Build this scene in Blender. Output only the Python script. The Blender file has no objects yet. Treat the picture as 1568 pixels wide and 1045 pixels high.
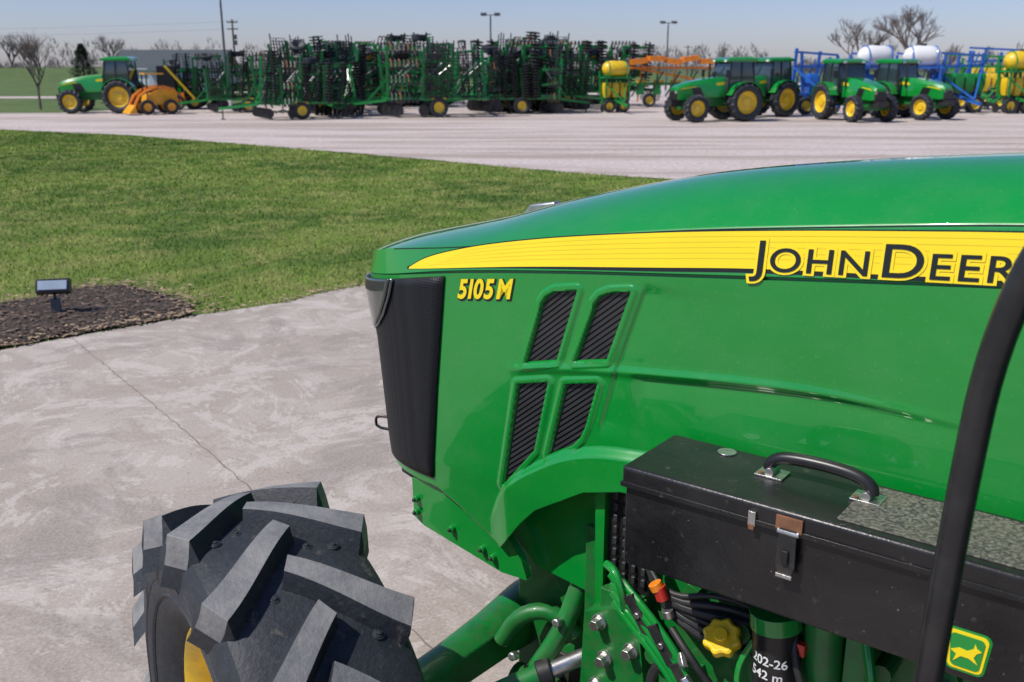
import bpy, math, random
import numpy as np
from mathutils import Vector, Matrix, Euler
from mathutils.geometry import tessellate_polygon
R_=math.radians
scene=bpy.context.scene
# ------------------------------------------------------------------ materials
def new_mat(name):
    m=bpy.data.materials.new(name); m.use_nodes=True
    nt=m.node_tree; b=nt.nodes["Principled BSDF"]
    return m,nt,b
def ramp(nt,fac,stops):
    r=nt.nodes.new('ShaderNodeValToRGB'); e=r.color_ramp.elements
    while len(e)<len(stops): e.new(0.5)
    for i,(p,c) in enumerate(stops):
        e[i].position=p; e[i].color=(c[0],c[1],c[2],1) if not isinstance(c,float) else (c,c,c,1)
    nt.links.new(fac,r.inputs[0]); return r.outputs[0]
def noise(nt,vec,scale,detail=4,rough=.55,dist=0):
    n=nt.nodes.new('ShaderNodeTexNoise'); n.inputs['Scale'].default_value=scale
    n.inputs['Detail'].default_value=min(detail,5); n.inputs['Roughness'].default_value=rough; n.inputs['Distortion'].default_value=dist
    nt.links.new(vec,n.inputs['Vector']); return n.outputs['Fac']
def coord(nt,kind='Object'):
    return nt.nodes.new('ShaderNodeTexCoord').outputs[kind]
def mix(nt,f,a,b,mode='MIX'):
    m=nt.nodes.new('ShaderNodeMix'); m.data_type='RGBA'; m.blend_type=mode
    for sock,v in ((m.inputs[0],f),(m.inputs[6],a),(m.inputs[7],b)):
        if hasattr(v,'links') : nt.links.new(v,sock)
        elif isinstance(v,(float,int)): sock.default_value=v
        else: sock.default_value=(v[0],v[1],v[2],1)
    return m.outputs[2]
def bump(nt,b,h,strength=.3,dist=.01):
    n=nt.nodes.new('ShaderNodeBump'); n.inputs['Strength'].default_value=strength; n.inputs['Distance'].default_value=dist
    nt.links.new(h,n.inputs['Height']); nt.links.new(n.outputs[0],b.inputs['Normal'])
def simple(name,col,rough=.5,metal=0,coat=0,var=.12,scale=6,bumps=0,dirt=None,dirtamt=.3):
    m,nt,b=new_mat(name); c=coord(nt)
    f=noise(nt,c,scale,3,.6)
    lo=tuple(x*(1-var) for x in col); hi=tuple(min(1,x*(1+var)) for x in col)
    o=ramp(nt,f,[(.3,lo),(.7,hi)])
    if dirt:
        f2=noise(nt,c,scale*2.3,5,.7)
        o=mix(nt,ramp(nt,f2,[(.42,0.0),(.72,float(dirtamt))]),o,dirt)
    nt.links.new(o,b.inputs['Base Color'])
    b.inputs['Roughness'].default_value=rough
    b.inputs['Metallic'].default_value=metal
    b.inputs['Coat Weight'].default_value=coat; b.inputs['Coat Roughness'].default_value=.05
    if bumps: bump(nt,b,noise(nt,c,scale*20,2,.6),bumps,.004)
    return m
m_green,nt,b=new_mat('green_paint'); c=coord(nt)
f=noise(nt,c,2.0,3,.5); f2=noise(nt,c,6,5,.7); f3=noise(nt,c,110,2,.6)
o=ramp(nt,f,[(.3,(.001,.235,.027)),(.7,(.002,.265,.031))])
o=mix(nt,ramp(nt,f2,[(.48,0.0),(.74,.10)]),o,(.13,.25,.12))
o=mix(nt,ramp(nt,f3,[(.64,0.0),(.70,.14)]),o,(.18,.30,.17))
nt.links.new(o,b.inputs['Base Color']); nt.links.new(ramp(nt,f2,[(.3,.26),(.7,.42)]),b.inputs['Roughness'])
b.inputs['Coat Weight'].default_value=1.0; b.inputs['Coat Roughness'].default_value=.04; b.inputs['Specular IOR Level'].default_value=.4
m_green2=simple('green_implement_paint',(.004,.24,.045),.45,0,.15,.2,1.5,dirt=(.06,.10,.05),dirtamt=.35)
m_greenc=simple('green_casting',(.003,.17,.025),.42,0,.25,.2,14,.2,dirt=(.08,.085,.055),dirtamt=.5)
m_yel=simple('yellow_decal',(.93,.70,.004),.4,0,.3,.03,4)
m_yel2=simple('yellow_decal_line',(.86,.62,.004),.4,0,.3,.03,4)
m_ypaint=simple('yellow_paint',(.85,.56,.008),.4,0,.3,.1,6,dirt=(.25,.18,.08),dirtamt=.4)
m_black=simple('black_plastic',(.012,.012,.013),.35,0,0,.2,8,dirt=(.06,.055,.05),dirtamt=.25)
m_blackm=simple('black_metal',(.016,.017,.018),.5,.0,0,.3,8,.1,dirt=(.10,.08,.06),dirtamt=.4)
m_decalk=simple('black_decal',(.006,.010,.009),.4,0,0,.1,8)
m_steel=simple('zinc_steel',(.55,.55,.54),.32,.9,0,.15,20,.1,dirt=(.3,.2,.1),dirtamt=.4)
m_rust=simple('rust',(.20,.09,.045),.8,0,0,.4,20,.2)
m_slat=simple('louvre_slat',(.035,.036,.038),.4,0,0,.2,12)
m_glass=simple('cab_glass',(.03,.05,.055),.06,0,1,.2,2)
m_lens=simple('headlight_lens',(.03,.04,.035),.06,0,1,.3,4)
m_chrome=simple('lamp_reflector',(.20,.21,.22),.25,.8,0,.1,9)
m_lampglass=simple('flood_lamp_glass',(.35,.42,.50),.15,0,.5,.1,5)
m_white=simple('white_plastic',(.75,.76,.74),.4,0,0,.05,3)
m_blue=simple('blue_paint',(.012,.13,.52),.4,0,.3,.15,4,dirt=(.1,.1,.1),dirtamt=.25)
m_orange=simple('orange_paint',(.85,.24,.01),.4,0,.3,.15,4,dirt=(.25,.12,.04),dirtamt=.3)
m_amber=simple('amber_paint',(.85,.38,.01),.4,0,.3,.15,4,dirt=(.25,.15,.04),dirtamt=.3)
m_red=simple('red_plastic',(.55,.03,.02),.4,0,.2,.1,6)
m_hose=simple('rubber_hose',(.014,.014,.014),.5,0,0,.2,10,dirt=(.06,.055,.05),dirtamt=.4)
m_wood=simple('pole_wood',(.13,.10,.075),.9,0,0,.3,6,.3)
m_pole=simple('pole_metal',(.10,.11,.12),.6,.2,0,.1,6)
m_bark=simple('bark',(.15,.125,.11),.9,0,0,.3,5)
m_twig=simple('far_twigs',(.20,.18,.17),.95,0,0,.35,.05)
m_needle=simple('needles',(.022,.05,.02),.8,0,0,.4,.8)
m_litter=simple('dry_leaves',(.36,.26,.16),.9,0,0,.5,30)
m_wood2=simple('mulch_chips',(.16,.11,.08),.9,0,0,.5,30)

def rubber(name,col,dust,amt):
    m,nt,b=new_mat(name); c=coord(nt)
    f=noise(nt,c,9,5,.72); f2=noise(nt,c,60,4,.7); f3=noise(nt,c,22,5,.75,.6)
    o=mix(nt,ramp(nt,f,[(.35,0.0),(.7,amt)]),col,dust)
    o=mix(nt,ramp(nt,f2,[(.5,0.0),(.72,.45)]),o,tuple(x*.9 for x in dust))
    o=mix(nt,ramp(nt,f3,[(.60,0.0),(.70,.5)]),o,(.17,.15,.12))
    nt.links.new(o,b.inputs['Base Color']); b.inputs['Roughness'].default_value=.6
    bump(nt,b,f2,.5,.005); return m
m_tire=rubber('tyre_rubber',(.013,.017,.023),(.052,.06,.07),.35)
m_tread=rubber('tyre_tread_top',(.13,.135,.14),(.30,.29,.275),.8)

m_box,nt,b=new_mat('toolbox_paint'); c=coord(nt)
f=noise(nt,c,5,5,.7,.5); f2=noise(nt,c,160,2,.6); f3=noise(nt,c,24,5,.75); f4=noise(nt,c,95,3,.7)
o=ramp(nt,f,[(.35,(.008,.008,.009)),(.75,(.022,.021,.020))])
o=mix(nt,ramp(nt,f3,[(.62,0.0),(.72,.45)]),o,(.15,.13,.11))
o=mix(nt,ramp(nt,f4,[(.69,0.0),(.73,.6)]),o,(.20,.18,.16))
nt.links.new(o,b.inputs['Base Color'])
nt.links.new(ramp(nt,f,[(.3,.24),(.7,.44)]),b.inputs['Roughness']); bump(nt,b,f2,.25,.002)
m_boxtop,nt,b=new_mat('toolbox_grip_reflection'); c=coord(nt)
f=noise(nt,c,120,3,.6); f2=noise(nt,c,14,5,.7)
o=ramp(nt,f,[(.4,(.03,.03,.028)),(.7,(.24,.23,.19))]); o=mix(nt,ramp(nt,f2,[(.4,.0),(.7,.5)]),o,(.16,.16,.11))  # lighter olive tone paints the lid's reflections into the grip colour
nt.links.new(o,b.inputs['Base Color']); b.inputs['Roughness'].default_value=.6; bump(nt,b,f,.5,.004)

m_grille,nt,b=new_mat('grille_mesh'); c=coord(nt)
v=nt.nodes.new('ShaderNodeTexVoronoi'); v.inputs['Scale'].default_value=130; v.inputs['Randomness'].default_value=.1; nt.links.new(c,v.inputs['Vector'])
nt.links.new(ramp(nt,v.outputs['Distance'],[(.2,(.001,.001,.002)),(.5,(.012,.013,.016))]),b.inputs['Base Color'])
b.inputs['Roughness'].default_value=.55; b.inputs['Specular IOR Level'].default_value=.3; bump(nt,b,v.outputs['Distance'],.4,.003)

m_conc,nt,b=new_mat('concrete'); c=coord(nt)
a=noise(nt,c,.45,4,.62,.6); d=noise(nt,c,1.7,5,.78,1.0); e=noise(nt,c,55,4,.7); g=noise(nt,c,1.0,5,.82,2.0)
o=ramp(nt,a,[(.34,(.32,.265,.22)),(.5,(.42,.36,.305)),(.66,(.50,.44,.385))])
o=mix(nt,ramp(nt,d,[(.46,0.0),(.54,.8)]),o,(.335,.275,.22))
o=mix(nt,ramp(nt,g,[(.525,0.0),(.555,.65)]),o,(.60,.55,.49))
o=mix(nt,ramp(nt,noise(nt,c,.75,5,.78,.5),[(.53,0.0),(.60,.65)]),o,(.22,.19,.165))
o=mix(nt,.36,o,ramp(nt,e,[(.35,(.22,.19,.16)),(.7,(.60,.54,.48))]))
v=nt.nodes.new('ShaderNodeTexVoronoi'); v.inputs['Scale'].default_value=6; nt.links.new(c,v.inputs['Vector'])
o=mix(nt,ramp(nt,v.outputs['Distance'],[(.02,.65),(.065,0.0)]),o,(.13,.10,.08))
nt.links.new(o,b.inputs['Base Color']); b.inputs['Roughness'].default_value=.85; bump(nt,b,e,.3,.01)

m_grav,nt,b=new_mat('gravel'); c=coord(nt)
a=noise(nt,c,.12,4,.6,.5); e=noise(nt,c,7,5,.9)
o=ramp(nt,a,[(.3,(.49,.41,.365)),(.5,(.57,.49,.445)),(.7,(.61,.54,.495))])
o=mix(nt,.6,o,ramp(nt,e,[(.36,(.27,.215,.19)),(.64,(.84,.74,.68))]))
mp=nt.nodes.new('ShaderNodeMapping'); mp.inputs['Scale'].default_value=(.05,.5,1); mp.inputs['Rotation'].default_value=(0,0,.25); nt.links.new(c,mp.inputs[0])
o=mix(nt,ramp(nt,noise(nt,mp.outputs[0],1.4,5,.7),[(.48,0.0),(.58,.7)]),o,(.32,.25,.205))
nt.links.new(o,b.inputs['Base Color']); b.inputs['Roughness'].default_value=.9; bump(nt,b,e,.8,.04)

def grassmat(name,cols,fine=40,bm=.6):
    m,nt,b=new_mat(name); c=coord(nt)
    a=noise(nt,c,.30,4,.6,.6); d=noise(nt,c,1.1,4,.75,.7); e=noise(nt,c,fine,4,.8)
    o=ramp(nt,a,[(.38,cols[0]),(.5,cols[1]),(.62,cols[2])])
    o=mix(nt,ramp(nt,d,[(.46,0.0),(.60,.85)]),o,cols[3])
    o=mix(nt,.35,o,ramp(nt,e,[(.3,tuple(x*.45 for x in cols[0])),(.7,tuple(min(1,x*1.6) for x in cols[2]))]))
    nt.links.new(o,b.inputs['Base Color']); b.inputs['Roughness'].default_value=.8
    b.inputs['Specular IOR Level'].default_value=.15
    if bm: bump(nt,b,e,bm,.03)
    return m
m_lawn=grassmat('lawn_turf',[(.035,.085,.014),(.09,.15,.025),(.17,.225,.045),(.25,.245,.08)])
m_field=grassmat('field_grass',[(.06,.11,.03),(.08,.14,.035),(.12,.17,.05),(.13,.15,.07)],8)
m_blade=grassmat('grass_blades',[(.055,.15,.022),(.13,.245,.036),(.25,.36,.065),(.40,.42,.14)],20,0)
m_mulch,nt,b=new_mat('mulch'); c=coord(nt); e=noise(nt,c,30,5,.8); a=noise(nt,c,3,4,.6)
o=ramp(nt,e,[(.3,(.035,.026,.02)),(.5,(.10,.075,.06)),(.75,(.25,.19,.145))]); o=mix(nt,ramp(nt,a,[(.4,.0),(.7,.5)]),o,(.14,.105,.085))
nt.links.new(o,b.inputs['Base Color']); b.inputs['Roughness'].default_value=.95; bump(nt,b,e,1,.05)
m_joint=simple('joint_filler',(.20,.165,.135),.9,0,0,.35,3)
m_roof,nt,b=new_mat('metal_roof'); c=coord(nt)
w=nt.nodes.new('ShaderNodeTexWave'); w.inputs['Scale'].default_value=1.2; nt.links.new(c,w.inputs['Vector'])
nt.links.new(ramp(nt,w.outputs['Fac'],[(.0,(.045,.058,.066)),(.9,(.07,.085,.095))]),b.inputs['Base Color']); b.inputs['Roughness'].default_value=.8
m_siding=simple('white_siding',(.62,.64,.65),.6,0,0,.06,1)

# ------------------------------------------------------------------ mesh builder
class MB:
    def __init__(s): s.v=[];s.f=[];s.m=[];s.mats=[]; s.M=None
    def mi(s,mat):
        if mat not in s.mats: s.mats.append(mat)
        return s.mats.index(mat)
    def add(s,vs,fs,mat):
        o=len(s.v)
        if s.M is not None: vs=[tuple(s.M@Vector(v)) for v in vs]
        s.v+= [tuple(v) for v in vs]; k=s.mi(mat)
        for f in fs: s.f.append(tuple(i+o for i in f)); s.m.append(k)
    def box(s,c,d,mat,rot=None):
        x,y,z=[q/2 for q in d]
        vs=[Vector((sx*x,sy*y,sz*z)) for sx in(-1,1) for sy in(-1,1) for sz in(-1,1)]
        if rot: 
            e=Euler(rot).to_matrix(); vs=[e@q for q in vs]
        c=Vector(c); vs=[q+c for q in vs]
        s.add(vs,[(0,1,3,2),(4,6,7,5),(0,4,5,1),(2,3,7,6),(0,2,6,4),(1,5,7,3)],mat)
    def beam(s,p0,p1,w,h,mat,up=(0,0,1)):
        p0=Vector(p0);p1=Vector(p1);d=(p1-p0).normalized();u=Vector(up)
        if abs(d.dot(u))>.95: u=Vector((1,0,0))
        a=d.cross(u).normalized()*w/2; b=a.cross(d).normalized()*h/2
        vs=[p+q for p in(p0,p1) for q in(-a-b,a-b,a+b,-a+b)]
        s.add(vs,[(0,3,2,1),(4,5,6,7),(0,1,5,4),(1,2,6,5),(2,3,7,6),(3,0,4,7)],mat)
    def cyl(s,p0,p1,r0,mat,r1=None,n=12,cap=True):
        if r1 is None:r1=r0
        p0=Vector(p0);p1=Vector(p1);d=(p1-p0).normalized();u=Vector((0,0,1)) if abs(d.z)<.9 else Vector((1,0,0))
        a=d.cross(u).normalized();b=d.cross(a)
        vs=[]
        for p,r in((p0,r0),(p1,r1)):
            for i in range(n):
                t=2*math.pi*i/n; vs.append(p+a*math.cos(t)*r+b*math.sin(t)*r)
        fs=[(i,(i+1)%n,n+(i+1)%n,n+i) for i in range(n)]
        if cap: fs+= [tuple(range(n))[::-1],tuple(range(n,2*n))]
        s.add(vs,fs,mat)
    def tube(s,pts,r,mat,n=8,sm=0):
        P=[Vector(p) for p in pts]
        for _ in range(sm):
            Q=[P[0]]
            for i in range(len(P)-1):
                Q+= [P[i].lerp(P[i+1],.25),P[i].lerp(P[i+1],.75)]
            Q.append(P[-1]); P=Q
        vs=[];a=None
        for i,p in enumerate(P):
            d=(P[min(i+1,len(P)-1)]-P[max(i-1,0)]).normalized()
            if a is None:
                u=Vector((0,0,1)) if abs(d.z)<.9 else Vector((1,0,0)); a=d.cross(u).normalized()
            else: a=(a-d*a.dot(d)).normalized()
            b=d.cross(a); rr=r[i] if isinstance(r,list) else r
            for k in range(n):
                t=2*math.pi*k/n; vs.append(p+a*math.cos(t)*rr+b*math.sin(t)*rr)
        fs=[]
        for i in range(len(P)-1):
            for k in range(n):
                fs.append((i*n+k,i*n+(k+1)%n,(i+1)*n+(k+1)%n,(i+1)*n+k))
        fs+= [tuple(range(n))[::-1],tuple(range(len(P)*n-n,len(P)*n))]
        s.add(vs,fs,mat)
    def rev(s,prof,mat,n=32,c=(0,0,0)):
        vs=[];k=len(prof)
        for i in range(n):
            t=2*math.pi*i/n
            for y,r in prof: vs.append((c[0]+r*math.sin(t),c[1]+y,c[2]+r*math.cos(t)))
        fs=[]
        for i in range(n):
            j=(i+1)%n
            for q in range(k-1): fs.append((i*k+q,i*k+q+1,j*k+q+1,j*k+q))
        s.add(vs,fs,mat)
    def prism(s,poly,y0,y1,mat):
        n=len(poly); vs=[(x,y0,z) for x,z in poly]+[(x,y1,z) for x,z in poly]
        s.add(vs,[tuple(range(n)),tuple(range(n,2*n))[::-1]]+[(i,(i+1)%n,n+(i+1)%n,n+i) for i in range(n)],mat)
    def loft(s,secs,mat,cap=True):
        n=len(secs[0]); vs=[p for q in secs for p in q]; fs=[]
        for i in range(len(secs)-1):
            for k in range(n): fs.append((i*n+k,i*n+(k+1)%n,(i+1)*n+(k+1)%n,(i+1)*n+k))
        if cap: fs+= [tuple(range(n))[::-1],tuple(range(len(vs)-n,len(vs)))]
        s.add(vs,fs,mat)
    def mesh(s,name,smooth=True,ang=32):
        me=bpy.data.meshes.new(name); me.from_pydata(s.v,[],s.f)
        for m in s.mats: me.materials.append(m)
        me.polygons.foreach_set('material_index',s.m)
        if smooth:
            me.polygons.foreach_set('use_smooth',[True]*len(s.f)); me.set_sharp_from_angle(angle=R_(ang))
        me.update(); return me
    def build(s,name,parent=None,loc=(0,0,0),rot=0,smooth=True,bevel=0,ang=32,scale=1):
        return link(s.mesh(name,smooth,ang),name,parent,loc,rot,bevel,scale)
def link(me,name,parent=None,loc=(0,0,0),rot=0,bevel=0,scale=1):
    o=bpy.data.objects.new(name,me); scene.collection.objects.link(o)
    o.location=loc; o.rotation_euler=(0,0,rot); o.scale=(scale,)*3
    if parent: o.parent=parent
    if bevel:
        b=o.modifiers.new('bevel','BEVEL'); b.width=bevel; b.segments=3; b.limit_method='ANGLE'; b.angle_limit=R_(40); b.harden_normals=False
    return o
def empty(name,loc=(0,0,0),rot=0):
    o=bpy.data.objects.new(name,None); scene.collection.objects.link(o); o.location=loc; o.rotation_euler=(0,0,rot); return o
def sm(a,b,x):
    t=np.clip((x-a)/(b-a),0,1); return t*t*(3-2*t)
class Cur:
    def __init__(s,pts):
        pts=sorted(pts); s.x=np.array([p[0] for p in pts],float); s.y=np.array([p[1] for p in pts],float)
        d=np.diff(s.y)/np.diff(s.x); s.m=np.concatenate([[d[0]],(d[1:]+d[:-1])/2,[d[-1]]])
    def __call__(s,x):
        x=np.clip(x,s.x[0],s.x[-1]); i=np.clip(np.searchsorted(s.x,x)-1,0,len(s.x)-2)
        h=s.x[i+1]-s.x[i]; t=(x-s.x[i])/h
        return (2*t**3-3*t**2+1)*s.y[i]+(t**3-2*t**2+t)*h*s.m[i]+(-2*t**3+3*t**2)*s.y[i+1]+(t**3-t**2)*h*s.m[i+1]

# ------------------------------------------------------------------ wheel
def lugtire(B,R,w,rim,n,lh,mt,mtop,seg=48,secs=7,slant=.33,tw=.03):
    Rb=R-lh; h=w/2
    prof=[(-h*.62,rim),(-h*.72,rim+.02*R),(-h*.90,rim+(Rb-rim)*.22),(-h*.99,rim+(Rb-rim)*.45),(-h*1.0,rim+(Rb-rim)*.62),(-h*.96,Rb-.07*R),(-h*.88,Rb-.03*R),(-h*.72,Rb-.008*R),(-h*.4,Rb),(0,Rb+.004),(h*.4,Rb),(h*.72,Rb-.008*R),(h*.88,Rb-.03*R),(h*.96,Rb-.07*R),(h,rim+(Rb-rim)*.62),(h*.99,rim+(Rb-rim)*.45),(h*.90,rim+(Rb-rim)*.22),(h*.72,rim+.02*R),(h*.62,rim)]
    B.rev(prof,mt,seg)
    for sd in(-1,1):
        for i in range(n):
            p0=2*math.pi*(i+(.5 if sd>0 else 0))/n
            S=[]
            for k in range(secs):
                t=k/(secs-1); 
                y=(-.10+1.06*min(t/.86,1))*h
                ph=p0+slant*min(t/.9,1)*(1+.15*math.sin(t*3))
                hw=tw*(.85+.42*t)
                top=R-.020*R*(y/h)**2; bot=Rb-.03*R
                if t>.86: 
                    q=(t-.86)/.14; y=h*(.96+.055*q); top=R-.026*R-.10*R*q; bot=Rb-.14*R
                S.append((y*sd,ph,hw,top,bot))
            vs=[]
            for (y,ph,hw,top,bot) in S:
                for r,k in((bot,1.6),(top,.85),(top,-.85),(bot,-1.45)):
                    a=ph+hw*k/R
                    vs.append((r*math.sin(a),y+sd*k*hw*-.55,r*math.cos(a)))
            side=[];topf=[]
            for j in range(secs-1):
                a=j*4
                side+= [(a,a+4,a+5,a+1),(a+2,a+6,a+7,a+3)]; topf.append((a+1,a+5,a+6,a+2))
            side+= [(0,1,2,3),tuple((secs-1)*4+q for q in(3,2,1,0))]
            B.add(vs,side,mt); B.add(vs,topf,mtop)
def rimdisc(B,rim,w,mat,out=-1):
    h=w/2
    B.rev([(out*h*.66,rim+.012),(out*h*.70,rim),(out*h*.60,rim-.02),(out*h*.35,rim-.045),(out*-h*.5,rim-.05),(out*-h*.66,rim+.01)],mat,40)
    B.rev([(out*h*.25,rim-.04),(out*h*.15,rim*.72),(out*h*.30,rim*.5),(out*h*.34,.12*rim/.3),(out*h*.5,.11*rim/.3),(out*h*.5,0.001)],mat,32)
    for i in range(8):
        a=i*math.pi/4; r=rim*.42
        B.cyl((r*math.sin(a),out*h*.28,r*math.cos(a)),(r*math.sin(a),out*h*.42,r*math.cos(a)),.018,m_steel,n=6)

# ------------------------------------------------------------------ MAIN TRACTOR
TR=empty('farm_tractor',(0,0,0),R_(-37.2))
CY=2.38
zS=Cur([(-.6,1.962),(.31,1.892),(.64,1.861),(1.107,1.815),(1.393,1.785),(1.767,1.738),(2.062,1.686),(2.3,1.650)])
zC=Cur([(-.6,2.07),(.326,2.012),(.652,1.978),(1.112,1.921),(1.724,1.817),(2.022,1.774),(2.15,1.745),(2.3,1.715)])
zT=Cur([(-.6,2.165),(0,2.145),(.4,2.117),(.78,2.079),(1.12,2.030),(1.53,1.934),(1.766,1.864),(2.1,1.783),(2.3,1.735)])
zst=Cur([(-.6,2.05),(.324,1.996),(.521,1.979),(.791,1.953),(1.112,1.916),(1.499,1.857),(1.725,1.808),(1.86,1.765),(1.921,1.732)])
zsb=Cur([(-.6,1.975),(.312,1.905),(.511,1.890),(.86,1.862),(1.108,1.834),(1.499,1.788),(1.921,1.729)])
def zbot(s): return np.interp(s,[-.6,1.0,1.164,1.28,1.362,1.44,1.495,1.555,1.579,1.61,1.740,1.836,2.3],[1.25,1.25,1.239,1.205,1.154,1.105,1.045,.965,.938,.952,1.025,1.062,1.078])
def snz(z): return np.interp(z,[.9,1.08,1.49,1.66,1.8],[2.14,2.165,2.215,2.25,2.25])
s0=1.72
def wf(s,sn): 
    t=np.clip((s-s0)/(sn-s0),0,1); return (1-t**3)**(1/3.)
V_UL=[(1.442,1.670),(1.436,1.695),(1.420,1.718),(1.393,1.735),(1.324,1.748),(1.386,1.548),(1.488,1.523)]
V_UR=[(1.277,1.695),(1.271,1.720),(1.254,1.742),(1.224,1.756),(1.167,1.766),(1.232,1.578),(1.327,1.558)]
V_LL=[(1.513,1.458),(1.412,1.484),(1.456,1.276),(1.566,1.142)]
V_LR=[(1.355,1.490),(1.256,1.512),(1.290,1.385),(1.305,1.350),(1.333,1.318),(1.407,1.274)]
def sdp(poly,X,Z):
    P=np.array(poly); best=np.full(X.shape,1e9); ins=np.zeros(X.shape,bool)
    for i in range(len(P)):
        a=P[i];b=P[(i+1)%len(P)]; d=b-a
        t=np.clip(((X-a[0])*d[0]+(Z-a[1])*d[1])/(d@d),0,1)
        best=np.minimum(best,np.hypot(X-a[0]-t*d[0],Z-a[1]-t*d[1]))
        c=((a[1]>Z)!=(b[1]>Z))&(X<(b[0]-a[0])*(Z-a[1])/(b[1]-a[1]+1e-12)+a[0]); ins^=c
    return np.where(ins,-best,best)
zrib=Cur([(-.6,1.56),(.364,1.597),(.688,1.603),(1.142,1.560),(1.368,1.530),(1.508,1.502)])
zled=Cur([(-.6,1.33),(.9,1.365),(1.115,1.360),(1.281,1.332),(1.418,1.266),(1.566,1.137),(1.62,1.03)])
def disp(s,z):
    d=np.zeros_like(s); m=np.full(s.shape,1e9)
    for P in(V_UL,V_UR,V_LL,V_LR):
        q=sdp(P,s,z); m=np.minimum(m,q)
    d-= .022*sm(0,.006,-m)
    d+= .0045*sm(.020,.014,m)*sm(-.001,.002,m)
    a=.012*sm(.25,.9,s)*sm(1.56,1.50,s)
    dz=zrib(s)-z
    out=sm(1.17,1.12,s)
    d-= a*out*np.exp(-np.clip(dz,0,1)/.09)*sm(-.002,.016,dz)
    d+= .5*a*np.exp(-(dz/.012)**2)
    xe=np.interp(z,[1.32,1.51,1.575,1.78],[1.27,1.222,1.205,1.135])
    d-= .007*sm(0,.012,xe-s)*np.exp(-np.clip(xe-s,0,1)/.10)*sm(1.36,1.42,z)*sm(1.80,1.76,z)
    dl=zled(s)-z
    d+= .022*sm(0,.03,dl)*sm(1.63,1.53,s)*np.where(s<1.1,.7,1)
    return d
cols=[]
for q in np.linspace(-.55,.2,12)[:-1]: cols.append(('s',q))
for q in np.arange(.2,1.10,.011): cols.append(('s',q))
for q in np.arange(1.10,1.62,.0045): cols.append(('s',q))
for q in np.arange(1.62,1.70,.011): cols.append(('s',q))
for t in np.linspace(0,.86,26): cols.append(('t',t))
for q in np.linspace(.70,0,14)[0:]: cols.append(('q',q))
def colpos(c,W,sn):
    k,q=c
    if k=='s': return q,W
    if k=='t': return s0+(sn-s0)*q, W*(1-q**3)**(1/3.)
    return s0+(sn-s0)*(1-q**3)**(1/3.), W*q
def hood_grid(cols,side,dens,withdisp):
    rows=[]; nc=len(cols)
    snom=np.array([colpos(c,.36,2.2)[0] for c in cols])
    zb=zbot(snom); zs=zS(snom)-.003
    g=np.linspace(0,1,dens)
    for gi in g:
        z=zb+(zs-zb)*gi
        p=np.array([colpos(c,.36,float(snz(zz))) for c,zz in zip(cols,z)])
        s,w=p[:,0],p[:,1]
        w=w-.012*np.clip((1.15-z)/.2,0,1)*w/.36
        if withdisp:
            w=w+np.where(s<1.71,disp(s,z),0)
        rows.append((s,w,z))
    for (W,sn,dz) in ((.352,2.243,-.003),(.345,2.235,-.003),(.345,2.235,.003),(.356,2.248,.003),(.36,2.25,.006)):
        p=np.array([colpos(c,W,sn) for c in cols]); rows.append((p[:,0],p[:,1],zS(p[:,0])+dz))
    for f in(.3,.6,.9,1.0):
        p=np.array([colpos(c,.36-.015*f,2.25-.015*f) for c in cols]); s=p[:,0]
        rows.append((s,p[:,1],zS(s)+.006+(zC(s)-zS(s)-.006)*f))
    for k in(.985,.96,.92,.86,.78,.68,.56,.42,.28,.14,0.0):
        p=np.array([colpos(c,.345*k,2.235-.07*(1-k)) for c in cols]); s=p[:,0]
        rows.append((s,p[:,1],zT(s)-(zT(s)-zC(s))*k**2.1))
    vs=[]
    for s,w,z in rows:
        for i in range(nc): vs.append((-s[i],CY-side*w[i],z[i]))
    fs=[]
    for r in range(len(rows)-1):
        for i in range(nc-1):
            a=r*nc+i; q=(a,a+1,a+nc+1,a+nc); fs.append(q[::-1] if side>0 else q)
    return vs,fs
B=MB(); v,f=hood_grid(cols,1,190,True); B.add(v,f,m_green)
coarse=[c for i,c in enumerate(cols) if c[0]!='s' or i%8==0]
v,f=hood_grid(coarse,-1,14,False); B.add(v,f,m_green)
hood=B.build('hood',TR,smooth=True,ang=50)
so=hood.modifiers.new('sol','SOLIDIFY'); so.thickness=.005; so.offset=-1

def upw(s,z,off):
    f=np.clip((z-zS(s))/(zC(s)-zS(s)),-.2,1.2); return CY-((.36-.015*f)*wf(s,2.25-.015*f)+off)
def strip(B,lo,hi,sa,sb,off,mat,n=160,rows=5):
    S=np.linspace(sa,sb,n); vs=[]
    for r in range(rows):
        z=lo(S)+(hi(S)-lo(S))*r/(rows-1)
        Y=upw(S,z,off); vs+=[(-a,b,c) for a,b,c in zip(S,Y,z)]
    fs=[(r*n+i,r*n+i+1,(r+1)*n+i+1,(r+1)*n+i) for r in range(rows-1) for i in range(n-1)]
    B.add(vs,fs,mat)
B=MB()
strip(B,lambda s:zsb(s)-.0015-.008*sm(1.9,1.0,s),lambda s:zst(s)+.003,-.5,1.926,.0015,m_decalk)
strip(B,zsb,zst,-.5,1.917,.0025,m_yel)
for k in range(1,6):
    strip(B,lambda s,k=k:zsb(s)+(zst(s)-zsb(s))*(.12+.15*k)-.0008,lambda s,k=k:zsb(s)+(zst(s)-zsb(s))*(.12+.15*k)+.0008,-.5,1.86-.03*k,.003,m_yel2,rows=2)
strip(B,lambda s:zC(s)-.004,lambda s:zC(s)-.0015,-.5,2.0,.0012,m_decalk,rows=2)
B.build('hood_stripe',TR)

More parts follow.
